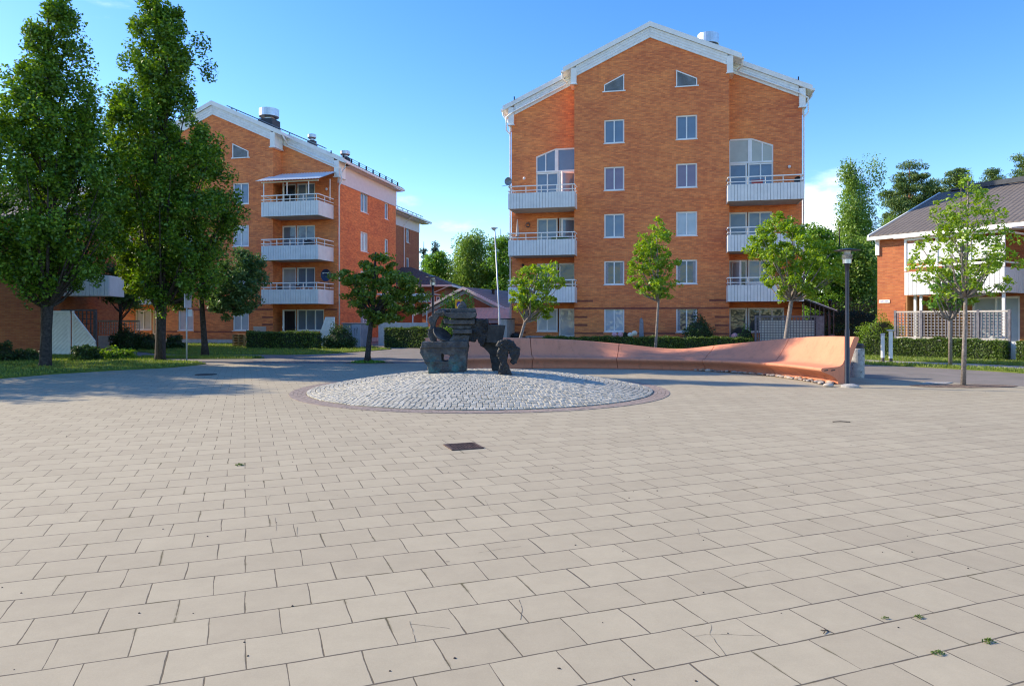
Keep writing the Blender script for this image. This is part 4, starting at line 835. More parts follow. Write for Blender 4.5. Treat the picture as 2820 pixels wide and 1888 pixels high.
# white diagonal board screens by the far left house
for (px0, px1, z1, z2, cut, lab) in ((137, 194, 2.0, 2.0, 0, 'white board screen with diagonal planks beside the left tree trunk'), (199, 264, 2.0, 0.62, 1, 'white sloping topped board screen with light slits, left of the terrace')):
    Y = 31.8; a = P(px0, 0, Y)[0]; b = P(px1, 0, Y)[0]; L = b - a
    t = thing('board_screen', lab, 'screen', (a, Y, 0))
    mb = MB(); top = lambda x: z1 + (z2 - z1) * x / L
    mb.box(0, 0.08, -0.03, 0.03, 0, z1); mb.box(L - 0.08, L, -0.03, 0.03, 0, z2); mb.prism([(0, z1 - 0.1), (L, z2 - 0.1), (L, z2), (0, z1)], 'y', -0.035, 0.031); mb.box(0.08, L - 0.08, -0.03, 0.03, 0.02, 0.12)
    mb.build('frame', M['whitewood'], t)
    mb = MB(); sp = 0.13
    def clip(poly, a_, b_, c_):       # keep a*x + b*z <= c
        o_ = []
        for q in range(len(poly)):
            P0, P1 = poly[q - 1], poly[q]; d0 = a_ * P0[0] + b_ * P0[1] - c_; d1 = a_ * P1[0] + b_ * P1[1] - c_
            if (d0 <= 0) != (d1 <= 0): f = d0 / (d0 - d1); o_.append((P0[0] + (P1[0] - P0[0]) * f, P0[1] + (P1[1] - P0[1]) * f))
            if d1 <= 0: o_.append(P1)
        return o_
    for i in range(-20, 24):
        x0 = i * sp * 1.414; wq = sp * 1.414 - 0.022; pl_ = [(x0, 0), (x0 + wq, 0), (x0 + wq + 3, 3), (x0 + 3, 3)]
        for (a_, b_, c_) in ((-1, 0, -0.081), (1, 0, L - 0.081), (0, -1, -0.121), (-(z2 - z1) / L, 1, z1 - 0.101)):
            if len(pl_) > 2: pl_ = clip(pl_, a_, b_, c_)
        if len(pl_) > 2: mb.prism(pl_, 'y', -0.012, 0.010)
    mb.build('diagonal_boards', M['whitewood'], t)
    if not cut: mb = MB(); mb.box(0.08, L - 0.08, 0.011, 0.016, 0.12, z1 - 0.1); mb.build('backing', M['greywall'], t)
# dark pergola screen right of it, terrace rail of the left block
Y = 32.6; a = P(205, 0, Y)[0]; b = P(266, 0, Y)[0]
t = thing('trellis', 'dark brown wooden trellis behind the white sloping screen', 'trellis', (a, Y, 0)); L = b - a
mb = MB(); mb.box(-0.6, L, -0.05, 0.05, 2.0, 2.08); mb.box(L - 0.12, L, -0.06, 0.06, 0, 1.99)
for i in range(7): x = -0.4 + i * (L + 0.3) / 7; mb.box(x, x + 0.04, -0.02, 0.02, 0.1, 1.99)
for i in range(8): z = 0.3 + i * 0.22; mb.box(-0.4, L - 0.12, 0.022, 0.04, z, z + 0.03)
mb.build('lattice', M['brownwood'], t)
Y = 38.5; a = P(268, 0, Y)[0]; b = P(392, 0, Y)[0]; L = b - a
t = thing('terrace_fence', 'cream lattice fence with white board base in front of the shaded terrace', 'fence', (a, Y, 0), R(-6))
mb = MB()
for i in range(18): x = i * L / 17; mb.box(x - 0.015, x + 0.015, -0.02, 0, 0.78, 1.5)
for i in range(5): z = 0.85 + i * 0.16; mb.box(0, L, 0.002, 0.02, z - 0.015, z + 0.015)
mb.box(0, L, -0.03, 0.03, 1.5, 1.57); mb.build('lattice', mat('cream_wood', (0.5, 0.45, 0.38), 0.7), t)
mb = MB(); mb.box(0, L, -0.02, 0.02, 0.03, 0.72); mb.box(0, L, -0.04, -0.021, 0.62, 0.72)
for i in range(4): x = i * L / 3; mb.box(x - 0.06, x + 0.06, -0.045, -0.021, 0.03, 0.619)
mb.build('base_board', M['whitewood'], t)
# ------------------------------------------------------------------ foliage kit
def leaves(name, C, Lsz, Wsz, m, parent=None, flat=0.5, loc=None, droop=0.0, extra=None):
    C = np.asarray(C, dtype=float); k = len(C)
    n = RNG.normal(0, 1, (k, 3)); n[:, 2] += flat * 2.2 * np.sign(RNG.uniform(-0.15, 1, k)); n /= np.linalg.norm(n, axis=1)[:, None]
    t = RNG.normal(0, 1, (k, 3)); t[:, 2] -= droop; t -= n * (t * n).sum(1)[:, None]; t /= np.linalg.norm(t, axis=1)[:, None]; b = np.cross(n, t)
    s = RNG.uniform(0.6, 1.25, k)[:, None]
    L = Lsz * s * 0.5; W = Wsz * s * 0.5
    v = np.stack([C - t * L, C + b * W - t * L * 0.1, C + t * L, C - b * W - t * L * 0.1], 1); v[:, 1] += n * W * 0.3; v[:, 3] += n * W * 0.3
    me = bpy.data.meshes.new(name); me.vertices.add(4 * k); me.vertices.foreach_set('co', v.astype(np.float32).ravel()); me.loops.add(4 * k); me.loops.foreach_set('vertex_index', np.arange(4 * k, dtype=np.int32))
    me.polygons.add(k); me.polygons.foreach_set('loop_start', np.arange(0, 4 * k, 4, dtype=np.int32)); me.update(calc_edges=True)
    me.materials.append(m)
    o = bpy.data.objects.new(name, me); COL.objects.link(o)
    if parent: o.parent = parent
    if loc: o.location = loc
    return o
def prof_at(prof, z):
    p = sorted(prof)
    if z <= p[0][0]: return p[0][1], p[0][2]
    for a, b in zip(p, p[1:]):
        if z <= b[0]:
            f = (z - a[0]) / (b[0] - a[0] + 1e-9); return a[1] + (b[1] - a[1]) * f, a[2] + (b[2] - a[2]) * f
    return p[-1][1], p[-1][2]
def clumps(prof, n, dep=0.9, edge=0.5, rnd=None):
    r = rnd or random; z0 = min(p[0] for p in prof); z1 = max(p[0] for p in prof); out = []
    rm = max(p[2] - p[1] for p in prof) / 2
    while len(out) < n:
        z = r.uniform(z0, z1); xl, xr = prof_at(prof, z); R_ = (xr - xl) / 2
        if r.random() > (R_ / rm) ** 1.3 + 0.06: continue
        a = r.uniform(0, 2 * math.pi); q = r.random() ** edge
        out.append(((xl + xr) / 2 + R_ * q * math.cos(a), R_ * dep * q * math.sin(a), z, R_))
    return out
def pxprof(rows, Y, X0):
    return [(EYE - (py - HYP) / FPX * Y, (xl - CXP) / FPX * Y - X0, (xr - CXP) / FPX * Y - X0) for py, xl, xr in rows]
def tree(name, label, cat, base, prof, nclump, rc, nleaf, lsz, lmat, bark, trunk, seed, group=None, limbs=26, lw=0.6, flat=0.5, droop=0.0, dep=0.9, edge=0.5, up=0.45, squash=0.7, fork=0.35, extra=None, limb_r=0.35, z0=0.0):
    r = random.Random(seed); root = thing(name, label, cat, (base[0], base[1], z0), group=group); zt_ = max(p[0] for p in prof); zb_ = min(p[0] for p in prof)
    def ins(p): c_ = (p[1] + p[2]) / 2; w_ = max((p[2] - p[1]) / 2 - rc * 0.4, min(0.12, (p[2] - p[1]) / 2)); return (p[0] - rc * 0.5 * squash * (p[0] - zb_) / (zt_ - zb_), c_ - w_, c_ + w_)
    prof = [ins(p) for p in prof]
    # trunk path: list of (x,y,z,r)
    tp = [Vector(p[:3]) for p in trunk]; mb = MB(); mb.tube(tp, [p[3] for p in trunk], 12)
    cs = clumps(prof, nclump, dep, edge, r)
    if extra: cs += [(x, y, z, R_) for x, y, z, R_ in extra]
    fk = trunk[0][2] + (trunk[-1][2] - trunk[0][2]) * fork
    for c in r.sample(cs, min(limbs, len(cs))):
        e = Vector(c[:3]); h = max(fk, min(trunk[-1][2] * 0.97, e.z - (abs(e.x) + abs(e.y)) * (0.6 + up) - r.uniform(0, 0.6)))
        i = max(j for j in range(len(tp)) if tp[j].z <= h + 1e-6) if h > tp[0].z else 0; i = min(i, len(tp) - 2)
        f = (h - tp[i].z) / (tp[i + 1].z - tp[i].z + 1e-9); s = tp[i].lerp(tp[i + 1], f); rs = (trunk[i][3] * (1 - f) + trunk[i + 1][3] * f) * r.uniform(0.3, 0.6) * limb_r / 0.35
        mid = s.lerp(e, 0.45) + Vector((r.uniform(-.1, .1), r.uniform(-.1, .1), -(e - s).length * 0.10)); q = s.lerp(mid, 0.5) + Vector((0, 0, -0.02))
        mb.tube([s, q, mid, mid.lerp(e, 0.6) + Vector((0, 0, 0.03)), e], [rs, rs * 0.8, rs * 0.6, rs * 0.35, 0.008], 6)
    mb.build('trunk', bark, root, smooth=True)
    per = nleaf // len(cs); pts = []
    for x, y, z, R_ in cs:
        q = RNG.normal(0, 1, (per, 3)); q /= np.linalg.norm(q, axis=1)[:, None]; q *= (RNG.uniform(0.05, 1, per) ** 0.5)[:, None]
        s = rc * r.uniform(0.55, 1.3); pts.append(np.array([x, y, z]) + q * np.array([s, s, s * squash]))
    # sprigs that break the outline
    leaves('crown', np.concatenate(pts), lsz, lsz * lw, lmat, root, flat, droop=droop)
    return root
def bush(name, label, cat, loc, rx, ry, h, n, lsz, lmat, seed=1, group=None, core=True, boxy=False, rz=0.0):
    root = thing(name, label, cat, (loc[0], loc[1], 0), rz, group); r = np.random.default_rng(seed)
    if boxy:
        q = r.uniform(-1, 1, (n, 3)); ax = r.choice(3, n, p=(0.12, 0.48, 0.40)); sg = np.sign(r.uniform(-1, 1, n)); q[np.arange(n), ax] = np.where(ax == 2, 1, sg) * r.uniform(0.86, 1.03, n)
        c = np.stack([q[:, 0] * rx, q[:, 1] * ry, (q[:, 2] + 1) / 2 * h], 1)
        c[:, 2] += 0.03 * np.sin(c[:, 0] * 2.1) + 0.02 * np.sin(c[:, 0] * 5.3 + c[:, 1]); c[:, 2] += np.where(r.uniform(0, 1, n) < 0.05, r.uniform(0, 0.09, n), 0) + 0.025 * np.sin(c[:, 0] * 9.7 + seed); c[:, 1] *= 1 + 0.05 * np.sin(c[:, 0] * 3.3 + seed); c[:, 2] = np.maximum(c[:, 2], 0.02)
        leaves('foliage', c, lsz, lsz * 0.6, lmat, root, 0.3)
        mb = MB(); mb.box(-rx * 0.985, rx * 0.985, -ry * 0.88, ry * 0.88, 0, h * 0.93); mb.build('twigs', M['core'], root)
    else:
        q = r.normal(0, 1, (n, 3)); q /= np.linalg.norm(q, axis=1)[:, None]; q[:, 2] = np.abs(q[:, 2]); bump = 1 + 0.16 * np.sin(q[:, 0] * 7 + seed) * np.cos(q[:, 1] * 6) + 0.12 * np.sin(q[:, 2] * 11 + seed)
        c = q * (r.uniform(0.72, 1.05, n) * bump)[:, None] * np.array([rx, ry, h]); leaves('foliage', c, lsz, lsz * 0.55, lmat, root, 0.4)
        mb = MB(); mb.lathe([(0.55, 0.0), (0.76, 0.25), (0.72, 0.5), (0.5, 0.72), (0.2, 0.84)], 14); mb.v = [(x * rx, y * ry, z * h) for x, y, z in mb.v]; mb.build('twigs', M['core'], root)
    return root
# ---- the two big upright trees on the left
Y1 = 24.0; b1 = G(125, 1009); X1 = b1[0]
p1 = pxprof([(-60, 120, 170), (0, 110, 200), (60, 75, 220), (130, 62, 232), (200, 30, 250), (280, 14, 268), (330, -20, 318), (420, -60, 340), (520, -75, 345), (620, -80, 335), (700, -60, 300), (760, 15, 262), (810, 55, 200)], Y1, X1)
tree('upright_tree', 'tallest dark upright tree at far left, its trunk against the brick wall', 'tree', b1, p1, 380, 0.42, 74000, 0.135, M['l_oak'], M['bark'],
     [(0, 0, -0.05, 0.24), (0, 0, 0.15, 0.19), (0.03, 0, 1.2, 0.165), (0.05, 0.02, 2.2, 0.19), (0.15, 0, 3.2, 0.13), (0.1, 0.1, 6, 0.13), (0.1, 0, 9, 0.08), (0.1, 0, 12.0, 0.03)], 21, limbs=70, up=1.1, fork=0.17, dep=1.0, edge=0.52, squash=1.2, limb_r=0.30,
     extra=[(P(45, 200, 24)[0] - X1, -0.5, P(0, 230, 24)[2], 1), (P(35, 290, 24)[0] - X1, -0.5, P(0, 290, 24)[2], 1)])
Y2 = 27.5; b2 = G(441, 993); X2 = b2[0]
p2 = pxprof([(-20, 395, 420), (10, 380, 500), (60, 372, 510), (130, 350, 535), (200, 335, 552), (280, 318, 560), (350, 290, 590), (430, 280, 618), (510, 272, 645), (570, 278, 664), (640, 290, 660), (700, 320, 645), (760, 352, 625), (815, 395, 560), (845, 420, 500)], Y2, X2)
tree('upright_tree', 'broad dark upright tree between lawn and sign pole, covering half of the four storey block', 'tree', b2, p2, 480, 0.43, 98000, 0.135, M['l_oak'], M['bark'],
     [(0, 0, -0.05, 0.25), (0.0, 0, 0.2, 0.20), (0.03, 0, 1.4, 0.18), (0.02, 0, 2.3, 0.23), (0.1, 0, 3.2, 0.17), (0.15, 0, 6, 0.13), (0.2, 0, 10, 0.1), (0.2, 0, 13.2, 0.03)], 22, limbs=80, up=1.1, fork=0.17, dep=0.95, edge=0.52, squash=1.2, limb_r=0.26,
     extra=[(P(575, 190, 27.5)[0] - X2, 0, P(0, 195, 27.5)[2], 1), (P(552, 120, 27.5)[0] - X2, 0, P(0, 125, 27.5)[2], 1)])
# sunlit low tuft of the broad tree, its light put into brighter leaf colour
Y = 25.5; X = P(452, 0, Y)[0]
tree('sunlit_tuft', 'sunlit low tuft of the broad dark tree, sunlight put into brighter leaves', 'tree', (P(441, 0, 27.3)[0], 27.3), pxprof([(575, 440, 505), (620, 400, 510), (670, 360, 500), (730, 330, 480), (790, 345, 450), (830, 380, 440)], 26.2, P(441, 0, 26.2)[0]), 80, 0.34, 12000, 0.125, M['l_map'], M['bark'],
     [(0, 0, 0, 0.09), (-0.03, -0.05, 1.9, 0.09), (-0.3, -0.6, 3, 0.07), (-0.2, -1.1, 5, 0.03)], 23, limbs=18, fork=0.5)
for (x_, y_, s_, lab) in ((-21.8, 20.3, 1.0, 'unseen leafy tree added for its shadow beyond the left edge, nearer the square'), (-24.0, 25.5, 1.1, 'unseen leafy tree added for its shadow beyond the left edge, nearer the brick house')):  # out-of-view trees added to throw shade across the left lawn and paving
    tree('added_shade_tree', lab, 'tree', (x_, y_), [(1.5 * s_, -1.6 * s_, 1.6 * s_), (3 * s_, -3.6 * s_, 3.6 * s_), (5 * s_, -4.0 * s_, 4.0 * s_), (7.2 * s_, -3.0 * s_, 3.0 * s_), (9 * s_, -0.8 * s_, 0.8 * s_)], 260, 0.75, 34000, 0.17, M['l_oak'], M['bark'],
     [(0, 0, 0, 0.2), (0, 0, 2, 0.15), (0, 0, 5, 0.09), (0, 0, 8, 0.03)], 29, limbs=24, dep=1.0)
# tree at the lawn strip, in front of the four storey block
b = G(565, 982); Yb = b[1]; Xb = b[0]
tree('street_tree', 'round dark green tree with slim pale trunk standing on the narrow lawn strip', 'tree', b, pxprof([(682, 655, 695), (710, 625, 730), (760, 560, 738), (800, 545, 733), (840, 560, 712), (880, 600, 650)], Yb, Xb), 120, 0.36, 13000, 0.14, M['l_cool'], M['bark'],
     [(0, 0, 0, 0.19), (-0.02, 0, 0.5, 0.135), (-0.12, 0, 1.9, 0.11), (-0.22, 0, 3.1, 0.10), (0.3, 0, 4.5, 0.06), (0.8, 0, 6, 0.03)], 24, limbs=30, fork=0.45, dep=0.8)
# small maple in the middle distance with its weed ring
b = G(1012, 999); Yb = b[1]; Xb = b[0]
tree('street_tree', 'wide olive green maple with mossy trunk standing alone in the paving', 'tree', b, pxprof([(700, 1020, 1085), (728, 985, 1100), (760, 900, 1150), (800, 935, 1185), (830, 940, 1190), (860, 950, 1175), (890, 1000, 1060)], Yb, Xb), 150, 0.29, 13500, 0.13, M['l_map'], M['bark'],
     [(0, 0, 0, 0.15), (0.01, 0, 0.3, 0.105), (0.10, 0, 1.2, 0.085), (0.20, 0, 1.95, 0.085), (0.25, 0, 2.8, 0.07), (0.3, 0, 4.1, 0.03)], 25, limbs=46, fork=0.46, dep=0.85, up=0.1, squash=0.55)
wr = np.random.default_rng(5); a = wr.uniform(0, 6.28, 900); q = wr.uniform(0, 1, 900) ** 0.5
o = leaves('weeds', np.stack([b[0] + 0.02 + np.cos(a) * q * 0.62, b[1] + np.sin(a) * q * 0.45, 0.03 + 0.10 * (1 - q) * wr.uniform(0, 1, 900)], 1), 0.10, 0.05, M['l_far'], None, 0.3); tag(o, 'ring of low weeds round the foot of the maple', 'weeds', kind='stuff')
mb = MB(); mb.lathe([(0.9, 0.0), (0.88, 0.012), (0.01, 0.02)], 24, sy=0.75); o = mb.build('soil_patch', M['soil'], loc=(b[0] + 0.1, b[1], 0.004)); o['kind'] = 'structure'
# young yellow green trees
def young(label, base, rows, Yt, tr, seed, n=7000, nc=60, rc=0.3, lsz=0.13, dep=0.8, extra=None, sq=0.75, lm='l_young'):
    return tree('young_tree', label, 'tree', base, pxprof(rows, Yt, base[0]), int(nc * 1.7), rc * 0.66, int(n * 0.58), lsz * 1.12, M[lm], M['barkl'], tr, seed, edge=0.5, group='young yellow green trees around the square', limbs=40, fork=0.42, dep=dep, up=0.55, squash=sq, lw=0.55, limb_r=0.5, extra=extra)
Yt = 27.5; X = P(1428, 0, Yt)[0]
young('leaning young tree with pale slanted trunk before the lower left balconies', (X, Yt), [(716, 1500, 1535), (745, 1415, 1560), (790, 1400, 1555), (820, 1388, 1562), (850, 1420, 1540), (878, 1450, 1525)], Yt, [(0, 0, 0, 0.075), (0.05, 0, 0.8, 0.065), (0.28, 0, 1.6, 0.055), (0.5, 0, 2.3, 0.045), (0.8, 0, 3.6, 0.02)], 31, n=8000, nc=70)
Yt = 27.0; X = P(1803, 0, Yt)[0]
young('slender young tree with a straight thin trunk between the two window columns', (X, Yt), [(586, 1795, 1808), (620, 1770, 1840), (660, 1745, 1860), (710, 1728, 1872), (755, 1722, 1878), (800, 1735, 1870), (828, 1775, 1850)], Yt, [(0, 0, 0, 0.065), (0.08, 0, 1.3, 0.05), (0.16, 0, 2.6, 0.042), (0.10, 0, 4.2, 0.02), (0.05, 0, 5.5, 0.01)], 32, n=8500, nc=75)
Yt = 27.0; X = P(2158, 0, Yt)[0]
young('widest young tree with forked pale trunk before the right balconies', (X, Yt), [(565, 2140, 2165), (600, 2120, 2175), (635, 2070, 2260), (680, 2050, 2300), (730, 2048, 2330), (780, 2080, 2320), (822, 2150, 2250)], Yt, [(0, 0, 0, 0.10), (0.10, 0, 1.0, 0.085), (0.32, 0, 2.5, 0.075), (0.40, 0, 3.4, 0.04), (0.3, 0, 5.6, 0.015)], 33, n=19000, nc=120, rc=0.36)
Yt = 16.9; X = G(2655, 1064)[0]
young('airy young tree with tall thin trunk in the mulch patch near the right edge', (X, Yt), [(470, 2640, 2665), (520, 2600, 2720), (580, 2560, 2760), (640, 2545, 2780), (700, 2490, 2815), (750, 2520, 2810), (800, 2560, 2760), (830, 2600, 2700)], Yt, [(0, 0, 0, 0.06), (0.03, 0, 1.2, 0.045), (0.06, 0, 2.3, 0.04), (0.1, 0, 3.6, 0.022), (0.12, 0, 5.1, 0.01)], 34, n=9500, nc=125, rc=0.24, lsz=0.092)
bb = G(2617, 1010); young('small young tree with thin trunk on the grass strip before the terrace fence', bb, [(735, 2590, 2640), (770, 2560, 2680), (810, 2545, 2700), (850, 2540, 2670)], bb[1], [(0, 0, 0, 0.065), (0, 0, 1.5, 0.055), (-0.02, 0, 2.4, 0.045), (0, 0, 3.8, 0.012)], 35, n=4200, nc=46, rc=0.28, lsz=0.11, lm='l_far')
# ---- background trees
def bg(name, label, px, Y, rows, nc, rc, n, lsz, lm, bk, seed, th=None, grp='trees behind the houses', **k):
    X = P(px, 0, Y)[0]; pr = pxprof(rows, Y, X); zt = max(p[0] for p in pr); r0 = 0.014 * zt + 0.05
    return tree(name, label, 'tree', (X, Y), pr, nc, rc, n, lsz, M[lm], M[bk], [(0, 0, 0, r0), (0.05, 0, zt * 0.4, r0 * 0.7), (0.05, 0, zt * 0.96, 0.03)], seed, group=grp, **k)
bg('spruce_tree', 'slim dark spruce touching the edge of the far brick slice', 1166, 92, [(655, 1158, 1172), (720, 1150, 1184), (780, 1146, 1190), (850, 1140, 1196)], 70, 0.6, 6000, 0.32, 'l_spruce', 'bark', 41, lw=0.25, limbs=10)
bg('spruce_tree', 'pointed dark spruce above the bright trees left of the gap', 1199, 95, [(664, 1197, 1202), (690, 1188, 1210), (730, 1180, 1218), (800, 1172, 1228)], 70, 0.6, 6000, 0.32, 'l_spruce', 'bark', 42, lw=0.25, limbs=10)
bg('spruce_tree', 'tall ragged spruce rising behind the tall grey lamp pole', 1378, 95, [(618, 1376, 1382), (650, 1364, 1392), (700, 1355, 1402), (780, 1345, 1412)], 80, 0.6, 7000, 0.32, 'l_spruce', 'bark', 43, lw=0.25, limbs=10)
bg('deciduous_tree', 'rounded bright green tree above the low hipped roof', 1200, 80, [(690, 1176, 1226), (720, 1158, 1248), (770, 1154, 1262), (830, 1156, 1262)], 130, 0.9, 19000, 0.26, 'l_far', 'bark', 44)
bg('birch_tree', 'broad drooping birch standing in the middle of the gap between blocks', 1285, 78, [(634, 1290, 1335), (665, 1245, 1348), (720, 1228, 1362), (780, 1224, 1362), (840, 1228, 1360)], 170, 1.0, 28000, 0.24, 'l_birch', 'barkw', 45, droop=1.5, squash=1.4)
bg('deciduous_tree', 'bright green tree just left of the five storey block', 1385, 76, [(640, 1372, 1412), (670, 1338, 1430), (730, 1326, 1440), (790, 1330, 1440), (845, 1330, 1430)], 110, 0.9, 16000, 0.25, 'l_far', 'bark', 46)
bg('birch_tree', 'dark green birch low in the gap behind the far gable house', 1335, 84, [(720, 1310, 1370), (780, 1300, 1380), (860, 1290, 1390)], 70, 0.9, 9000, 0.26, 'l_cool', 'barkw', 47)
bg('birch_tree', 'tall wispy birch with drooping top right of the five storey block', 2345, 58, [(425, 2334, 2356), (465, 2308, 2366), (500, 2318, 2386), (540, 2296, 2384), (575, 2308, 2410), (610, 2284, 2402), (680, 2285, 2415), (760, 2275, 2425), (860, 2268, 2440)], 230, 0.7, 34000, 0.19, 'l_birch', 'barkw', 48, droop=1.8, squash=1.5, edge=0.7, extra=[(P(2415, 0, 58)[0] - P(2345, 0, 58)[0], 0, P(0, y, 58)[2], 1) for y in (460, 475, 495, 520)] + [(P(2390, 0, 58)[0] - P(2345, 0, 58)[0], 0, P(0, 460, 58)[2], 1)])
bg('spruce_tree', 'dark spruce merged behind the wispy birch', 2372, 66, [(480, 2365, 2380), (540, 2345, 2402), (640, 2330, 2425), (760, 2315, 2440), (880, 2300, 2450)], 120, 0.8, 12000, 0.28, 'l_spruce', 'bark', 49, lw=0.3)
bg('pine_tree', 'flat topped pine with visible orange trunk between birch and house roof', 2503, 62, [(440, 2480, 2540), (470, 2462, 2556), (500, 2446, 2560), (530, 2430, 2562), (570, 2425, 2565), (620, 2420, 2570)], 102, 0.77, 23400, 0.24, 'l_pine', 'barkp', 50, lw=0.3, squash=0.5, fork=0.45, edge=0.6)
bg('pine_tree', 'small pine peeping over the verge of the tiled roof', 2572, 66, [(492, 2560, 2580), (520, 2545, 2600), (560, 2535, 2610), (620, 2530, 2620)], 76, 0.72, 14400, 0.24, 'l_pine', 'barkp', 51, lw=0.3, squash=0.5)
bg('pine_tree', 'dense pine behind the top of the airy young tree', 2640, 64, [(462, 2615, 2655), (490, 2600, 2690), (530, 2598, 2695), (600, 2600, 2690)], 93, 0.72, 18000, 0.24, 'l_pine', 'barkp', 52, lw=0.3, squash=0.5)
bg('pine_tree', 'low pine crown showing above the roof ridge', 2733, 66, [(466, 2725, 2745), (490, 2705, 2770), (520, 2695, 2790), (580, 2690, 2790)], 85, 0.72, 16200, 0.24, 'l_pine', 'barkp', 53, lw=0.3, squash=0.5)
bg('pine_tree', 'tall pine cut off by the right edge of the picture', 2830, 60, [(420, 2795, 2870), (450, 2785, 2890), (490, 2780, 2900), (560, 2790, 2900)], 102, 0.77, 16200, 0.24, 'l_pine', 'barkp', 54, lw=0.3, squash=0.45)
bg('deciduous_tree', 'mid green tree filling the space between birch and brick house', 2450, 54, [(590, 2440, 2480), (630, 2410, 2520), (700, 2390, 2530), (800, 2380, 2520), (880, 2380, 2500)], 130, 0.8, 16000, 0.2, 'l_birch', 'bark', 55)
bg('deciduous_tree', 'leafy tree low behind the black lamp post', 2310, 52, [(615, 2225, 2250), (650, 2215, 2300), (720, 2212, 2330), (800, 2212, 2380), (880, 2212, 2400)], 190, 0.8, 28000, 0.21, 'l_far', 'bark', 56)
bg('birch_tree', 'pale drooping birch low beside the small dark canopy', 2385, 51, [(660, 2350, 2400), (720, 2310, 2420), (800, 2300, 2425), (880, 2300, 2420)], 160, 0.7, 22000, 0.19, 'l_birch', 'barkw', 57, droop=1.5, squash=1.4)
bg('deciduous_tree', 'shaded tree behind the white board screens at the left', 225, 42, [(700, 180, 300), (745, 140, 380), (800, 150, 390), (850, 170, 380)], 80, 0.7, 11000, 0.18, 'l_cool', 'bark', 58)
bg('deciduous_tree', 'dark leafy tree in front of the shaded terrace', 330, 37, [(720, 290, 380), (770, 270, 400), (830, 290, 400)], 50, 0.5, 8000, 0.14, 'l_cool', 'bark', 59)
bush('shrub', 'reddish green shrub thicket behind the small dark canopy', 'shrub', (P(2330, 0, 46)[0], 46), 4.0, 1.2, 2.6, 5000, 0.16, M['l_red'], 61)
bush('shrub', 'dark low shrub bank right of the small dark canopy', 'shrub', (P(2335, 0, 40)[0], 40), 2.4, 1.0, 1.3, 4500, 0.12, M['l_bush'], 62)
# ---- a far belt of wood, one mass
pts = []
for i in range(420):
    x = RNG.uniform(-160, 160); y = RNG.uniform(125, 150); h = 6 + 3.5 * math.sin(x * 0.07) + RNG.uniform(-2, 3); q = RNG.normal(0, 1, (110, 3)) * np.array([2.0, 1.5, 2.2]); pts.append(q + np.array([x, y, max(1.5, h * RNG.uniform(0.15, 1))]))
tag(leaves('wood', np.concatenate(pts), 0.9, 0.6, M['l_cool'], None, 0.3), 'far off wood closing the horizon', 'wood', kind='stuff')
# ---- hedges and bushes
def hedge(label, pxa, ya, pxb, yb, h, th, n, lm, lsz=0.09, seed=3):
    A = Vector((P(pxa, 0, ya)[0], ya)); B = Vector((P(pxb, 0, yb)[0], yb)); d = B - A; nrm = Vector((-d.y, d.x)).normalized(); c = (A + B) / 2 + nrm * th
    return bush('hedge', label, 'hedge', c, d.length / 2, th, h, n, lsz, M[lm], seed, boxy=True, rz=math.atan2(d.y, d.x))
hedge('long clipped box hedge in front of the five storey block, behind the curved bench', 1500, 39.8, 2066, 38.0, 0.62, 0.42, 19000, 'l_hedge', 0.09)
hedge('clipped dark hedge in front of the open terrace door', 677, 38.6, 868, 38.0, 0.92, 0.42, 9000, 'l_hedge')
hedge('clipped hedge between the small maple and the sculpture', 1056, 40.6, 1186, 39.2, 1.12, 0.45, 7500, 'l_hedge', seed=4)
hedge('long clipped hedge before the lattice terrace fence on the right', 2376, 31.0, 2763, 26.9, 0.80, 0.28, 20000, 'l_hedge', 0.075, seed=5)
hedge('short hedge piece cut by the right edge of the picture', 2797, 26.6, 2900, 25.4, 0.8, 0.3, 6000, 'l_hedge', 0.075, seed=6)
bush('bush', 'light lime green bush at the corner of the right brick house', 'bush', (P(2428, 0, 33.2)[0], 33.2), 1.15, 0.6, 1.75, 7000, 0.08, M['l_lime'], 8)
bush('bush', 'small dark green bush under the right window column', 'bush', (P(1925, 0, 39.4)[0], 39.4), 0.85, 0.6, 1.75, 4500, 0.10, M['l_bush'], 9)
bush('bush', 'dark spreading bush beside the white triangular screen', 'bush', (P(935, 0, 38.9)[0], 38.9), 0.95, 0.6, 1.15, 4500, 0.10, M['l_bush'], 10)
bush('bush', 'low dark bush left of the white trunk-side screen', 'bush', (P(5, 0, 27)[0], 27), 0.5, 0.5, 0.7, 2200, 0.09, M['l_bush'], 11)
bush('bush', 'flat dark plants along the foot of the far left wall', 'bush', (P(72, 0, 27.5)[0], 27.5), 0.55, 0.4, 0.45, 2000, 0.09, M['l_bush'], 12)
bush('bush', 'dark fern like bush before the sloping white screen', 'bush', (P(235, 0, 27.6)[0], 27.6), 0.55, 0.4, 0.62, 2500, 0.11, M['l_bush'], 13)
bush('bush', 'yellow green leafy plants on the lawn between the two big trunks', 'bush', (P(308, 0, 28.5)[0], 28.5), 0.95, 0.5, 0.50, 3500, 0.10, M['l_lime'], 14)
bush('bush', 'dark green bush growing against the terrace base', 'bush', (P(345, 0, 36.8)[0], 36.8), 0.8, 0.5, 1.15, 3500, 0.10, M['l_bush'], 15)
bush('bush', 'rounded dark bush just left of the broad tree trunk', 'bush', (P(400, 0, 37.2)[0], 37.2), 0.9, 0.5, 0.8, 3500, 0.10, M['l_bush'], 16)
bush('bush', 'dark low bush right of the broad tree trunk', 'bush', (P(480, 0, 38.5)[0], 38.5), 0.6, 0.4, 0.7, 2500, 0.10, M['l_bush'], 17)
bush('bush', 'small leafy tree like bush behind the yellow sign', 'bush', (P(1262, 0, 42)[0], 42), 1.35, 0.9, 3.0, 6500, 0.14, M['l_far'], 18)

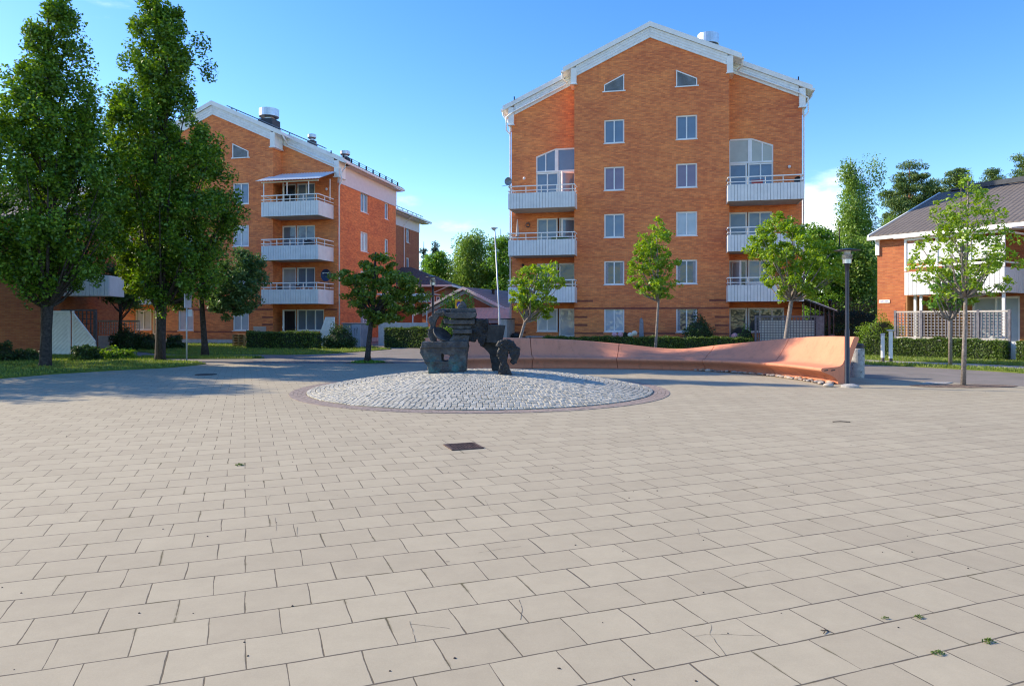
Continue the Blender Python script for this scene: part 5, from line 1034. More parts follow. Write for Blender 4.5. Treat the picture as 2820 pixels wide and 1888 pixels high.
# ------------------------------------------------------------------ curved bench
bench = thing('curved_bench', 'long terracotta coloured concrete bench with sweeping twisted back', 'bench', (0, 0, 0))
path = [(-2.6, 22.2), (-1.39, 22.7), (0.66, 23.15), (2.1, 23.2), (3.44, 23.0), (5.1, 22.45), (6.3, 21.75), (7.3, 20.4), (7.85, 19.0), (8.08, 17.45)]
hb = [1.02, 1.03, 0.99, 0.92, 0.80, 0.64, 0.83, 1.03, 1.15, 1.18]
ln = [0.26, 0.24, 0.22, 0.26, 0.42, 0.75, 0.62, 0.45, 0.35, 0.30]      # outward lean of the back
ov = [0.20, 0.20, 0.20, 0.21, 0.23, 0.25, 0.28, 0.34, 0.40, 0.44]      # overhang of the seat lip
sh = [0.39, 0.39, 0.385, 0.37, 0.36, 0.355, 0.37, 0.39, 0.40, 0.405]
def cr(a, t):   # catmull rom through a list
    i = min(int(t), len(a) - 2); f = t - i; g = lambda j: a[max(0, min(len(a) - 1, j))]
    p0, p1_, p2_, p3 = g(i - 1), g(i), g(i + 1), g(i + 2)
    return 0.5 * ((2 * p1_) + (p2_ - p0) * f + (2 * p0 - 5 * p1_ + 4 * p2_ - p3) * f * f + (3 * p1_ - p0 - 3 * p2_ + p3) * f ** 3)
def bframe(t):
    x = cr([p[0] for p in path], t); y = cr([p[1] for p in path], t); e = 0.02
    dx = cr([p[0] for p in path], min(t + e, 8.999)) - cr([p[0] for p in path], t - e if t > e else 0); dy = cr([p[1] for p in path], min(t + e, 8.999)) - cr([p[1] for p in path], t - e if t > e else 0)
    d = Vector((dx, dy)).normalized(); return Vector((x, y)), Vector((-d.y, d.x))   # outward (away from the square) normal
def bprof(t):
    H, Ln, O, S = cr(hb, t), cr(ln, t), cr(ov, t), cr(sh, t)
    seat_in = 0.10; back0 = (seat_in + 0.0, S + 0.055)
    pts = [(0.0, 0.0), (0.0, 0.05)]
    for i in range(1, 6): f = i / 6; pts.append((-(O - 0.03) * f ** 1.7 * 1.0, 0.05 + (S - 0.16) * (1 - (1 - f) ** 1.25)))
    pts += [(-O + 0.015, S - 0.085), (-O - 0.012, S - 0.055), (-O - 0.012, S - 0.03), (-O + 0.012, S - 0.004), (-O + 0.06, S + 0.002)]
    pts += [(-O * 0.4, S + 0.015), (0.0, S + 0.032), (0.07, S + 0.055), (0.12, S + 0.10)]
    tx, tz = 0.12 + Ln, H
    for f in (0.2, 0.4, 0.6, 0.8): pts.append((0.12 + (tx - 0.12) * f, S + 0.10 + (tz - 0.05 - S - 0.10) * f - 0.02 * math.sin(math.pi * f)))
    pts += [(tx, H - 0.04), (tx + 0.02, H - 0.008), (tx + 0.06, H), (tx + 0.13, H - 0.01), (tx + 0.15, H - 0.05)]
    bx_ = 0.24
    for f in (0.25, 0.5, 0.75, 1.0): pts.append((tx + 0.15 + (bx_ - tx - 0.15) * (1 - (1 - f) ** 1.6), (H - 0.05) * (1 - f)))
    return pts
cuts = [0.15, 1.9, 3.95, 6.18, 7.3, 9.0]
cuts = [0.0, 2.0, 4.0, 5.75, 7.25, 9.0]
for si in range(5):
    a, b = cuts[si] + (0.006 if si else 0), cuts[si + 1] - 0.006; n = 16 if si < 4 else 20; mb = MB(); vs = []; m_ = len(bprof(0))
    for i in range(n + 1):
        t = a + (b - a) * i / n; c, nr = bframe(t)
        for (u, z) in bprof(t): vs.append((c.x + nr.x * u, c.y + nr.y * u, z))
    fs = [(i * m_ + j, i * m_ + (j + 1) % m_, (i + 1) * m_ + (j + 1) % m_, (i + 1) * m_ + j) for i in range(n) for j in range(m_)]
    mb.add(vs, fs); mb.add(vs[:m_], [tuple(range(m_))[::-1]]); mb.add(vs[-m_:], [tuple(range(m_))])
    o = mb.build('bench_segment', M['bench'], bench)
    o.data.polygons.foreach_set('use_smooth', [len(p.vertices) == 4 for p in o.data.polygons]); 
c, nr = bframe(8.995); mb = MB(); d = Vector((nr.y, -nr.x))
for (u0, u1) in ((-0.37, -0.27), (-0.19, -0.08)):
    S = 0.405; q = [(u0, S - 0.075), (u1, S - 0.06), (u1, S - 0.035), (u0, S - 0.05)]
    mb.add([(c.x + nr.x * u + d.x * 0.006, c.y + nr.y * u + d.y * 0.006, z) for u, z in q], [(0, 1, 2, 3)]); 
mb.build('end_slot', M['black'], bench)
# stones along its foot
def stone_mesh(seed):
    r = random.Random(seed); mb = MB(); prof = [(0.15, -0.4), (0.7, -0.25), (1.0, 0.05), (0.8, 0.4), (0.35, 0.62), (0.05, 0.68)]
    mb.lathe(prof, 9); mb.v = [(x * r.uniform(.85, 1.12), y * r.uniform(.75, 1.05), z * r.uniform(.85, 1.1)) for x, y, z in mb.v]; return mb
protos = []
for i in range(5):
    m = mat('pebble_%s' % 'abcde'[i], [(0.45, 0.36, 0.28), (0.50, 0.33, 0.22), (0.36, 0.33, 0.31), (0.55, 0.47, 0.38), (0.40, 0.27, 0.20)][i], 0.85, 0.25, 20)
    o = stone_mesh(i).build('stone', m, smooth=True); protos.append(o)
r = random.Random(4); used = [False] * 5
SL = ['rounded pebble lying loose along the foot of the curved bench', 'stones at the foot of the curved bench']
for i in range(90):
    t = 5.55 + 3.43 * (i / 89) ** 0.8 + r.uniform(-.03, .03)
    t = min(8.97, t); c, nr = bframe(t); u = -0.04 - r.random() * (0.10 + 0.32 * max(0, (t - 6.5) / 2.5)); k = r.randrange(5)
    o = protos[k] if not used[k] else protos[k].copy()
    if used[k]: COL.objects.link(o)
    used[k] = True; s = r.uniform(0.04, 0.085); o.scale = (s * r.uniform(.9, 1.6), s, s * 0.8); o.rotation_euler = (0, 0, r.uniform(0, 6.28)); o.location = (c.x + nr.x * u, c.y + nr.y * u, 0.02 + s * 0.12); tag(o, SL[0], 'stone', SL[1])
for (px, py, s, k, lab) in ((1935, 1019, 0.10, 1, 'largest orange tinted stone by the middle of the bench'), (1951, 1021, 0.085, 3, 'pale stone next to the orange tinted one by the bench'), (2282, 1063, 0.10, 3, 'flat pale stone near the foot of the black lamp post')):
    g = G(px, py + 2); o = protos[k].copy(); COL.objects.link(o); o.scale = (s * 1.3, s, s); o.location = (g[0], g[1], 0.03); tag(o, lab, 'stone')
mb = MB(); qs = []
for t in np.linspace(5.6, 8.99, 20): c, nr = bframe(t); qs.append((c, nr, t))
sheetp = [(c.x + nr.x * 0.1, c.y + nr.y * 0.1) for c, nr, t in qs] + [(c.x - nr.x * (0.12 + 0.34 * max(0, (t - 6.5) / 2.5)), c.y - nr.y * (0.12 + 0.34 * max(0, (t - 6.5) / 2.5))) for c, nr, t in qs[::-1]]
sheet('soil_strip', sheetp, 0.012, M['soil'])
# ------------------------------------------------------------------ sculpture
SCX, SCY = P(1284, 0, 16.05)[0], 16.05
scul = thing('abstract_sculpture', 'dark bronze abstract sculpture of stacked slabs with green patina on the cobbled mound', 'sculpture', (SCX, SCY, 0.37))
tex = bpy.data.textures.new('rough_cast', 'CLOUDS'); tex.noise_scale = 0.11; tex.noise_depth = 4
tex2 = bpy.data.textures.new('fine_cast', 'CLOUDS'); tex2.noise_scale = 0.035; tex2.noise_depth = 2
def sz(p): return ((p[0] - 924) / 683.0, (1290 - p[1]) / 683.0)
def cast(name, items, vox=0.014, amp=0.05, amp2=0.015, mt='bronze'):
    mb = MB()
    for it in items:
        pts, y0, y1 = it[0], it[1], it[2]; q = [sz(p) for p in pts]; mb.prism(q, 'y', y0, y1)
    o = mb.build(name, M[mt], scul)
    m = o.modifiers.new('r', 'REMESH'); m.mode = 'VOXEL'; m.voxel_size = vox; m.use_smooth_shade = False
    d = o.modifiers.new('d', 'DISPLACE'); d.texture = tex; d.strength = amp; d.texture_coords = 'LOCAL'; d.mid_level = 0.5
    d = o.modifiers.new('d2', 'DISPLACE'); d.texture = tex2; d.strength = amp2; d.texture_coords = 'LOCAL'; d.mid_level = 0.5
    return o
R4 = lambda x0, x1, y0, y1: [(x0, y1), (x1, y1), (x1, y0), (x0, y0)]
# base block, built as pieces round its hole
cast('base_block', [([(245, 880), (250, 792), (950, 775), (955, 880)], -0.30, 0.26), ([(225, 860), (262, 880), (560, 880), (560, 1100), (300, 1100), (228, 950)], -0.27, 0.26), ([(560, 875), (960, 860), (940, 985), (690, 990), (560, 972)], -0.28, 0.27),
    ([(690, 985), (942, 980), (930, 1095), (655, 1095)], -0.28, 0.27), ([(298, 1085), (932, 1085), (916, 1300), (362, 1305), (352, 1190)], -0.28, 0.27)], amp=0.045)
cast('core', [([(705, 300), (1050, 300), (1040, 560), (1000, 680), (960, 800), (690, 800), (720, 660), (760, 560)], -0.10, 0.20)], amp=0.04)
cast('slab', [([(682, 282), (1060, 278), (1078, 325), (1068, 338), (690, 336)], -0.20, 0.22)], vox=0.011, amp=0.018)
cast('slab', [([(572, 330), (660, 342), (1085, 345), (1074, 415), (1000, 432), (700, 428), (610, 385)], -0.30, 0.24)], vox=0.011, amp=0.022)
cast('slab', [([(588, 440), (690, 452), (1066, 448), (1058, 516), (720, 522), (592, 512)], -0.24, 0.22)], vox=0.011, amp=0.022)
cast('slab', [([(625, 545), (720, 538), (1030, 540), (985, 590), (745, 594)], -0.17, 0.2)], vox=0.011, amp=0.03)
cast('slab', [([(722, 604), (1022, 596), (1020, 660), (727, 664)], -0.27, 0.16)], vox=0.011, amp=0.018)
cast('slab', [([(640, 795), (700, 735), (730, 690), (985, 688), (965, 800)], -0.22, 0.2)], amp=0.04)
cast('finial', [([(795, 275), (800, 235), (850, 165), (880, 175), (925, 235), (925, 290)], -0.06, 0.08)], vox=0.010, amp=0.06)
cast('arch', [([(480, 282), (685, 280), (685, 332), (470, 335)], -0.08, 0.16), ([(440, 312), (590, 318), (590, 352), (450, 352)], -0.12, 0.12), ([(392, 350), (580, 345), (580, 385), (400, 405)], -0.10, 0.12), ([(345, 405), (430, 390), (500, 400), (460, 470), (435, 560), (380, 560), (350, 470)], -0.10, 0.10), ([(340, 640), (370, 550), (440, 560), (465, 800), (385, 800), (335, 690)], -0.10, 0.10)], amp=0.05)
cast('flange', [([(312, 608), (425, 570), (432, 582), (345, 625)], -0.12, 0.05)], vox=0.008, amp=0.01, amp2=0.004)
mb = MB(); mb.lathe([(0.02, -0.10), (0.14, -0.085), (0.20, -0.05), (0.235, 0.0), (0.225, 0.012), (0.18, 0.0), (0.02, -0.02)], 32)
q = sz((560, 672)); qt = Vector((0.50, -0.45, 0.74)).to_track_quat('Z', 'Y')
mb.v = [tuple(qt @ Vector(v_) + Vector((q[0], -0.12, q[1]))) for v_ in mb.v]; mb.build('disc', M['bronze'], scul, smooth=True)
cast('arm', [([(1000, 560), (1075, 440), (1250, 440), (1265, 520), (1300, 560), (1240, 790), (1160, 860), (1100, 735), (1050, 785), (960, 770), (990, 640)], -0.16, 0.16)], amp=0.09, amp2=0.03, mt='bronze_dark')
cast('block', [([(1262, 532), (1300, 524), (1536, 536), (1482, 812), (1238, 800), (1262, 690)], -0.22, 0.10)], vox=0.010, amp=0.008, amp2=0.004, mt='bronze_dark')
cast('leg', [([(1130, 770), (1490, 800), (1450, 900), (1455, 1290), (1335, 1290), (1290, 985), (1205, 885), (1140, 850)], 0.0, 0.26)], amp=0.04, mt='bronze_dark')
cast('curled_figure', [([(1418, 1440), (1622, 1440), (1612, 1210), (1560, 1080), (1575, 930), (1545, 800), (1462, 830), (1412, 950), (1468, 1090), (1440, 1210)], -0.78, -0.56),
    ([(1392, 840), (1440, 775), (1550, 735), (1660, 780), (1715, 870), (1752, 880), (1742, 990), (1700, 1090), (1650, 1112), (1610, 1075), (1645, 1040), (1610, 985), (1590, 900), (1500, 830), (1410, 850)], -0.80, -0.50)], amp=0.07, amp2=0.03, mt='bronze_dark')
# ------------------------------------------------------------------ lamp posts
def lamp(label, base, group=None):
    t = thing('lamp_post', label, 'lamp post', (base[0], base[1], 0), group=group)
    mb = MB(); mb.lathe([(0.075, 0.0), (0.07, 0.02), (0.06, 0.05), (0.056, 1.35), (0.046, 1.40), (0.046, 2.72), (0.052, 2.90), (0.075, 2.93)], 16); mb.build('pole', M['navy'], t, smooth=True)
    mb = MB(); mb.lathe([(0.20, 0.0), (0.20, 0.05), (0.09, 0.09), (0.02, 0.09)], 18, (0.06, -0.02, 0)); mb.build('foot', M['conc'], t)
    mb = MB(); mb.lathe([(0.098, 2.93), (0.10, 3.03), (0.095, 3.035)], 20); mb.build('lamp_housing', M['louvre'], t, smooth=False)
    mb = MB()
    for i in range(4): z = 3.045 + i * 0.032; mb.lathe([(0.085, z), (0.118, z - 0.012), (0.12, z - 0.008), (0.085, z + 0.008)], 22)
    mb.build('louvre', M['louvre'], t)
    mb = MB(); mb.lathe([(0.078, 3.03), (0.078, 3.255)], 20); mb.build('glass', M['lampglass'], t, smooth=False)
    mb = MB(); mb.lathe([(0.29, 3.235), (0.292, 3.243), (0.20, 3.262), (0.06, 3.285), (0.01, 3.29)], 28); mb.build('shade', M['navy'], t, smooth=True)
    return t
lamp('black lamp post with flat disc shade at the right end of the bench', G(2333, 1066))
lamp('far black lamp post with disc shade behind the left of the sculpture', (P(1192, 0, 27.2)[0], 27.2))
g = (P(2286, 0, 46)[0], 46); t = thing('lamp_post', 'small distant black lamp post beside the dark canopy', 'lamp post', (g[0], g[1], 0)); mb = MB(); mb.lathe([(0.05, 0), (0.045, 2.5), (0.10, 2.55), (0.13, 2.8), (0.16, 2.85), (0.02, 2.95)], 12); mb.build('pole', M['navy'], t)
g = (P(1376, 0, 34)[0], 34); t = thing('street_lamp', 'tall thin grey street lamp pole in the gap left of the five storey block', 'street lamp', (g[0], g[1], 0))
mb = MB(); mb.tube([(0, 0, 0), (-0.02, 0, 1.9), (-0.03, 0, 2.0), (-0.24, 0, 6.0)], [0.055, 0.055, 0.038, 0.032], 10); mb.build('pole', M['galv'], t, smooth=True)
mb = MB(); mb.lathe([(0.03, 5.9), (0.07, 5.93), (0.10, 5.98), (0.19, 6.0), (0.19, 6.03), (0.02, 6.06)], 16, (-0.28, 0, 0)); mb.build('lamp_head', M['galv'], t)
# sign poles
g = G(514, 995); t = thing('sign_post', 'thin grey sign pole on the lawn tip seen against the broad tree', 'sign post', (g[0], g[1], 0)); mb = MB(); mb.tube([(0, 0, 0), (0, 0, 2.75)], 0.03, 8); mb.build('pole', M['galv'], t, smooth=True)
mb = MB(); mb.box(0.03, 0.06, -0.28, 0.28, 2.05, 2.6); mb.box(0.035, 0.20, 0.03, 0.04, 1.72, 2.0); mb.build('sign_panel', M['galv'], t)
g = P(1263, 0, 30.0); t = thing('road_sign', 'yellow square road sign with blue disc peeping over the sculpture', 'sign', (g[0], 30.0, 0)); mb = MB(); mb.tube([(0.0, 0.03, 0), (0.0, 0.03, 2.5)], 0.03, 8); mb.build('pole', M['galv'], t)
mb = MB(); mb.box(-0.15, 0.16, -0.01, 0.0, 2.02, 2.47); pnl = mb.build('sign_panel', M['yellow'], t)
mb = MB(); mb.add([(0.01 + 0.10 * math.cos(a), -0.013, 2.24 + 0.14 * math.sin(a)) for a in np.linspace(0, 6.283, 25)[:-1]], [tuple(range(24))]); mb.build('disc', M['blue'], pnl)
mb = MB(); k = 24
mb.add([(0.01 + q * math.cos(a), -0.016, 2.24 + q * 1.4 * math.sin(a)) for q in (0.085, 0.105) for a in np.linspace(0, 2 * math.pi, k + 1)[:-1]], [(i, (i + 1) % k, k + (i + 1) % k, k + i) for i in range(k)]); mb.build('red_ring', M['red'], pnl)
# bollards
for (px, py, top, lab, wcap) in ((2431, 997, 918, 'shorter white metal post with round cap before the right hedge', 0.085), (2453, 999, 908, 'taller white metal post with wide flat cap before the right hedge', 0.145)):
    g = G(px, py); h = EYE - (top - HYP) / FPX * g[1]; t = thing('white_post', lab, 'post', (g[0], g[1], 0))
    mb = MB(); mb.lathe([(0.065, 0.0), (0.062, 0.17)], 14); mb.build('foot', M['brownwood'], t, smooth=False)
    mb = MB(); mb.lathe([(0.068, 0.17), (0.068, h - 0.06)], 16); mb.build('post', M['panel'], t)
    mb = MB(); mb.lathe([(0.07, h - 0.06), (wcap, h - 0.03), (wcap, h), (0.02, h + 0.01)], 16); mb.build('cap', M['galv'], t)
# litter bin
g = G(2363, 1039); t = thing('litter_bin', 'stained concrete litter bin with black lid behind the lamp post', 'bin', (g[0] - 0.02, g[1], 0))
mb = MB(); mb.lathe([(0.18, 0.0), (0.182, 0.1), (0.18, 0.79), (0.165, 0.81), (0.10, 0.81)], 26); mb.build('drum', M['binconc'], t, smooth=False)
mb = MB(); mb.lathe([(0.165, 0.812), (0.165, 0.88), (0.17, 0.89), (0.155, 0.94), (0.02, 0.95)], 24); mb.box(0.14, 0.22, -0.03, 0.03, 0.84, 0.87); mb.build('lid', M['black'], t)
# mulch patch and slab by the right tree
g = G(2655, 1063); mb = MB(); n = 40; rr_ = random.Random(2)
mb.add([(1.25 * math.cos(a) * rr_.uniform(.88, 1.08), 0.48 * math.sin(a) * rr_.uniform(.88, 1.08), 0.012) for a in np.linspace(0, 2 * math.pi, n + 1)[:-1]] + [(0, 0, 0.04)], [(i, (i + 1) % n, n) for i in range(n)]); o = mb.build('mulch_patch', M['soil'], loc=(g[0], g[1], 0.0)); o['kind'] = 'structure'
g = G(2580, 1055.5); mb = MB(); mb.prism([(-0.45, -0.10), (0.1, -0.2), (0.48, 0.1), (-0.1, 0.22)], 'z', 0, 0.02); tag(mb.build('stone_slab', M['conc'], loc=(g[0], g[1], 0.004), rz=0.05), 'pale flat stone slab left of the mulch patch', 'slab')
# dark canopy by the right corner of the main block
Y = 39.5; a = P(2213, 0, Y)[0]; t = thing('terrace_canopy', 'small dark sloping canopy on slim posts at the right corner of the five storey block', 'canopy', (a, Y, 0), R(-12))
mb = MB(); mb.prism([(-0.2, 2.72), (1.55, 2.02), (1.57, 2.08), (-0.2, 2.80)], 'y', -0.8, 2.2); mb.build('roof', M['roof'], t)
mb = MB(); mb.prism([(-0.2, 2.80), (1.57, 2.08), (1.57, 2.12), (-0.2, 2.84)], 'y', -0.83, -0.80)
mb.build('edge_trim', M['panel'], t)
for x in (0.2, 0.45, 0.68, 0.9, 1.15, 1.4): mb = MB(); mb.box(x, x + 0.045, -0.7, -0.65, 0.7, 2.6 - x * 0.38); mb.build('post', M['brownwood'], t)
for y in (0.0, 1.0, 2.0): mb = MB(); mb.box(1.35, 1.41, y, y + 0.06, 0.1, 2.05); mb.build('post', M['brownwood'], t)
mb = MB(); mb.box(0.0, 1.2, -0.72, -0.62, 0.05, 0.69); mb.box(1.2, 1.45, -0.74, -0.6, 0.05, 0.8); mb.build('low_wall', M['greylatt'], t)
# lattice screen at the right foot of the main block
def world(root_c, x, y): c, s = math.cos(BANG), math.sin(BANG); return (root_c[0] + c * x - s * y, root_c[1] + s * x + c * y)
mp_ = world((8.11, 41.4), 5.72, -1.6); t = thing('lattice_screen', 'grey square lattice screen before the lower right terrace of the five storey block', 'screen', (mp_[0], mp_[1], 0), BANG)
mb = MB(); L = 3.15
for x in (0, L / 2, L): mb.box(x - 0.05, x + 0.05, -0.05, 0.05, 0, 1.82)
mb.box(0.05, L - 0.05, -0.045, 0.045, 1.75, 1.81); mb.box(L + 0.05, L + 0.35, -0.05, 0.05, 0, 1.8); mb.build('frame', M['greylatt'], t)
mb = MB()
for i in range(1, 21):
    x = i * L / 21
    if abs(x - L / 2) > 0.08: mb.box(x - 0.016, x + 0.016, -0.02, 0, 0.1, 1.74)
for i in range(12): z = 0.18 + i * 0.14; mb.box(0.05, L - 0.05, 0.003, 0.02, z - 0.016, z + 0.016)
mb.build('lattice', M['greylatt'], t)
mb = MB(); mb.box(0.25, L - 0.1, 0.10, 0.13, 0.15, 1.55); mb.build('backing_board', M['panelw'], t)
# left terrace: wall piece, pots, grill
mp_ = world((8.11, 41.4), -8.62, -1.3); t = thing('terrace_wall', 'short grey concrete wall at the left corner of the five storey block', 'wall', (mp_[0], mp_[1], 0), BANG)
mb = MB(); mb.box(-0.1, 0.28, 0, 2.2, 0, 1.62); mb.build('wall', M['conc'], t); mb = MB(); mb.box(-0.14, 0.32, -0.04, 2.2, 1.623, 1.68); mb.build('coping', M['roof'], t)
def prop(name, label, cat, c, x, y, z, f, mats, grp=None, root_c=(8.11, 41.4)):
    w_ = world(root_c, x, y); mb = MB(); f(mb); o = mb.build(name, mats, loc=(w_[0], w_[1], z), rz=BANG); return tag(o, label, cat, grp)
prop('planter_box', 'black planter box on the left terrace near the concrete wall', 'planter', 0, -7.4, -0.4, 0.0, lambda m: (m.box(-0.28, 0.28, -0.2, 0.2, 0, 0.52), m.box(-0.31, 0.31, -0.23, 0.23, 0.521, 0.56)), M['black'])
prop('planter_box', 'black planter box under the lower left window', 'planter', 0, -5.2, -0.4, 0.0, lambda m: (m.box(-0.3, 0.3, -0.2, 0.2, 0, 0.50), m.box(-0.33, 0.33, -0.23, 0.23, 0.501, 0.54)), M['black'])
prop('grill', 'dark low round grill standing left of the leaning young tree', 'grill', 0, -8.0, -0.3, 0.0, lambda m: (m.lathe([(0.05, 0.45), (0.25, 0.5), (0.30, 0.62), (0.24, 0.75), (0.03, 0.82)], 14), m.box(-0.2, -0.16, -0.02, 0.02, 0, 0.5), m.box(0.16, 0.2, -0.02, 0.02, 0, 0.5)), M['black'])
prop('terrace_table', 'thin pale terrace table behind the left part of the bench', 'table', 0, -6.3, -0.9, 0.0, lambda m: (m.box(-0.9, 0.9, -0.4, 0.4, 0.58, 0.62), m.box(-0.8, -0.74, -0.3, 0.3, 0, 0.58), m.box(0.74, 0.8, -0.3, 0.3, 0, 0.58)), M['greywall'])
prop('standing_stone', 'slim grey pointed standing stone before the brick wall', 'stone', 0, -0.45, -1.2, 0.0, lambda m: m.prism([(-0.15, 0), (0.15, 0), (0.10, 1.55), (0.0, 1.72), (-0.10, 1.62)], 'y', -0.12, 0.12), M['slate'])
for (x, m_, lab) in ((-1.95, 'pink', 'pale pink hydrangea flower head left of the dark plant'), (-1.62, 'pink', 'white pink hydrangea flower head closest to the dark plant'), (-1.05, 'cream', 'cream hydrangea flower head low by the standing stone'), (-0.82, 'cream', 'cream hydrangea flower head highest by the standing stone')):
    prop('hydrangea', lab, 'flower', 0, x, -1.7, 0.72 + (0.1 if x == -0.82 else 0), lambda m: m.lathe([(0.03, -0.14), (0.13, -0.08), (0.17, 0.02), (0.12, 0.12), (0.03, 0.16)], 12), M[m_])
wt = world((8.11, 41.4), -1.35, -1.5); bush('plant', 'thin dark reddish plant between the hydrangeas', 'plant', wt, 0.28, 0.2, 1.05, 260, 0.09, M['l_red'], 71)
prop('flower_pot', 'pink flowers in a pale pot beside the lower right door', 'flower pot', 0, 4.72, -0.6, 0.0, lambda m: (m.lathe([(0.12, 0.3), (0.17, 0.5), (0.10, 0.5)], 12, mi=0), m.lathe([(0.05, 0.5), (0.2, 0.62), (0.2, 0.75), (0.05, 0.85)], 12, mi=1)), [M['panel'], M['pink']])
wt = world((8.11, 41.4), 5.3, -0.7); bush('plant', 'trailing green balcony plants before the lower right window', 'plant', wt, 0.55, 0.25, 1.25, 420, 0.12, M['l_far'], 72, )
# balcony things
def bprop(name, label, cat, c, x, y, z, f, mats): return prop(name, label, cat, 0, x, y, z, f, mats, None, c)
MC_, LC_ = (8.11, 41.4), (-20.08, 47.3)
bprop('chair', 'red backed chair on the top right balcony', 'chair', MC_, 5.95, -0.35, 8.4, lambda m: (m.box(-0.28, 0.28, -0.03, 0.03, 0.75, 1.08), m.box(-0.3, -0.27, -0.03, 0.03, 0, 1.1), m.box(0.27, 0.3, -0.03, 0.03, 0, 1.1), m.box(-0.28, 0.28, 0.03, 0.5, 0.42, 0.48)), M['red'])
def dish(m, r_=0.36): m.lathe([(0.02, 0.0), (r_ * 0.6, 0.03), (r_, 0.10), (r_, 0.115), (r_ * 0.55, 0.05), (0.02, 0.02)], 24); m.v = [(x, -z, y * 1.12) for x, y, z in m.v]; m.tube([(0, -0.1, -r_), (-0.30, -0.45, -r_ - 0.12)], 0.015, 6); m.tube([(0, 0.05, 0), (0.12, 0.15, -0.9)], 0.02, 6)
o = bprop('satellite_dish', 'dark blue oval satellite dish on the lowest balcony of the four storey block', 'satellite dish', LC_, 8.2, 0.2, 4.48, lambda m: dish(m, 0.36), M['dish'])
w_ = Vector((0, 0, 0)); mb = MB(); mb.box(-0.24, -0.14, -0.105, -0.10, 0.10, 0.17); mb.box(-0.12, 0.22, -0.105, -0.10, 0.13, 0.16); mb.build('lettering', M['panel'], o)
bprop('satellite_dish', 'grey satellite dish clamped at the outer end of the top left balcony', 'satellite dish', MC_, -8.25, -1.2, 9.82, lambda m: dish(m, 0.22), M['greydish'])
bprop('satellite_dish', 'dark small dish at the right end of the top right balcony', 'satellite dish', MC_, 8.05, -0.6, 9.3, lambda m: dish(m, 0.2), M['black'])
def wl(m): m.lathe([(0.02, -0.1), (0.07, -0.06), (0.09, 0.0), (0.06, 0.07), (0.01, 0.09)], 12); m.box(-0.02, 0.02, 0.05, 0.14, -0.03, 0.03)
for (c, x, z, lab) in ((MC_, -7.72, 10.4, 'white globe wall lamp above the top left balcony'), (MC_, 7.85, 10.4, 'white globe wall lamp above the top right balcony'), (LC_, 7.85, 10.2, 'white wall lamp beside the canopied balcony'), (MC_, -7.8, 5.0, 'dark lantern wall lamp behind the leaning young tree')):
    bprop('wall_lamp', lab, 'wall lamp', c, x, 0.85, z, wl, M['black'] if 'dark' in lab else M['panelw'])
def pots(m):
    r_ = random.Random(3)
    for i in range(4): m.lathe([(0.08, 0), (0.12, 0.25), (0.09, 0.25)], 10, (i * 0.3, 0, 0.6))
bprop('flower_box', 'row of terracotta pots on the lowest balcony of the four storey block', 'flower pots', LC_, 6.7, -0.75, 2.8, pots, M['pot'])
wt = world(LC_, 7.4, -0.6)
def table(m): m.box(-0.5, 0.5, -0.35, 0.35, 0.68, 0.72); m.box(-0.42, -0.38, -0.3, 0.3, 0, 0.68); m.box(0.38, 0.42, -0.3, 0.3, 0, 0.68)
bprop('balcony_table', 'dark table on the middle balcony of the four storey block', 'table', LC_, 7.2, -0.3, 5.6, lambda m: (table(m), m.lathe([(0.1, 0.72), (0.38, 0.85), (0.36, 1.05), (0.1, 1.15)], 14)), M['black'])
bprop('balcony_table', 'dark table set on the lowest balcony of the four storey block', 'table', LC_, 5.9, -0.4, 2.8, lambda m: (table(m), m.box(-0.7, -0.6, -0.3, 0.1, 0.4, 1.0), m.box(0.6, 0.7, -0.3, 0.1, 0.4, 1.0)), M['black'])
bprop('parasol', 'folded yellow brown parasol on the second highest left balcony', 'parasol', MC_, -7.9, -0.3, 5.6, lambda m: m.lathe([(0.03, 0.3), (0.03, 1.0), (0.12, 1.05), (0.03, 2.0), (0.01, 2.1)], 8), M['beige'])
bprop('wall_wreath', 'small dark wreath hanging on the brick by the second highest left balcony', 'wreath', MC_, -7.5, 0.93, 7.5, lambda m: m.tube([(0.13 * math.cos(a), 0, 0.13 * math.sin(a)) for a in np.linspace(0, 6.28, 13)], 0.03, 6), M['brownwood'])
bprop('balcony_plant', 'green plants in a box behind the second highest left railing', 'plant', MC_, -5.2, -0.9, 5.6, lambda m: m.box(-0.5, 0.5, -0.12, 0.12, 0.5, 0.85), M['l_bush'])
bprop('flower_box', 'black flower box with red blooms on the lowest left railing', 'flower box', MC_, -5.3, -1.0, 2.8, lambda m: (m.box(-0.45, 0.45, -0.1, 0.1, 0.68, 0.86, 0), m.box(-0.15, 0.2, -0.09, 0.09, 0.862, 0.98, 1)), [M['black'], M['red']])
# things in front of the left block
Y = 41.5
t = thing('board_screen', 'white slanted screen of diagonal boards right of the hedge', 'screen', (P(872, 0, 40.2)[0], 40.2, 0), R(-10)); W_ = P(925, 0, 40.2)[0] - P(872, 0, 40.2)[0]
mb = MB(); mb.prism([(0.05, 0.38), (0.55, 1.75), (W_, 1.75), (W_, 1.66), (0.62, 1.66), (0.14, 0.38)], 'y', -0.04, 0.02); mb.box(W_ - 0.07, W_, -0.04, 0.02, 0.2, 1.66); mb.build('frame', M['whitewood'], t)
mb = MB(); n = 12
for i in range(n):
    x0 = 0.08 + (W_ - 0.1) * i / n; x1 = x0 + (W_ - 0.1) / n - 0.012; tp_ = lambda x: min(1.66, 0.38 + (x - 0.05) * 2.7)
    mb.prism([(x0, 0.1), (x1, 0.1), (x1, max(0.15, tp_(x1))), (x0, max(0.12, tp_(x0)))], 'y', -0.015, 0.01)
mb.build('boards', M['whitewood'], t)
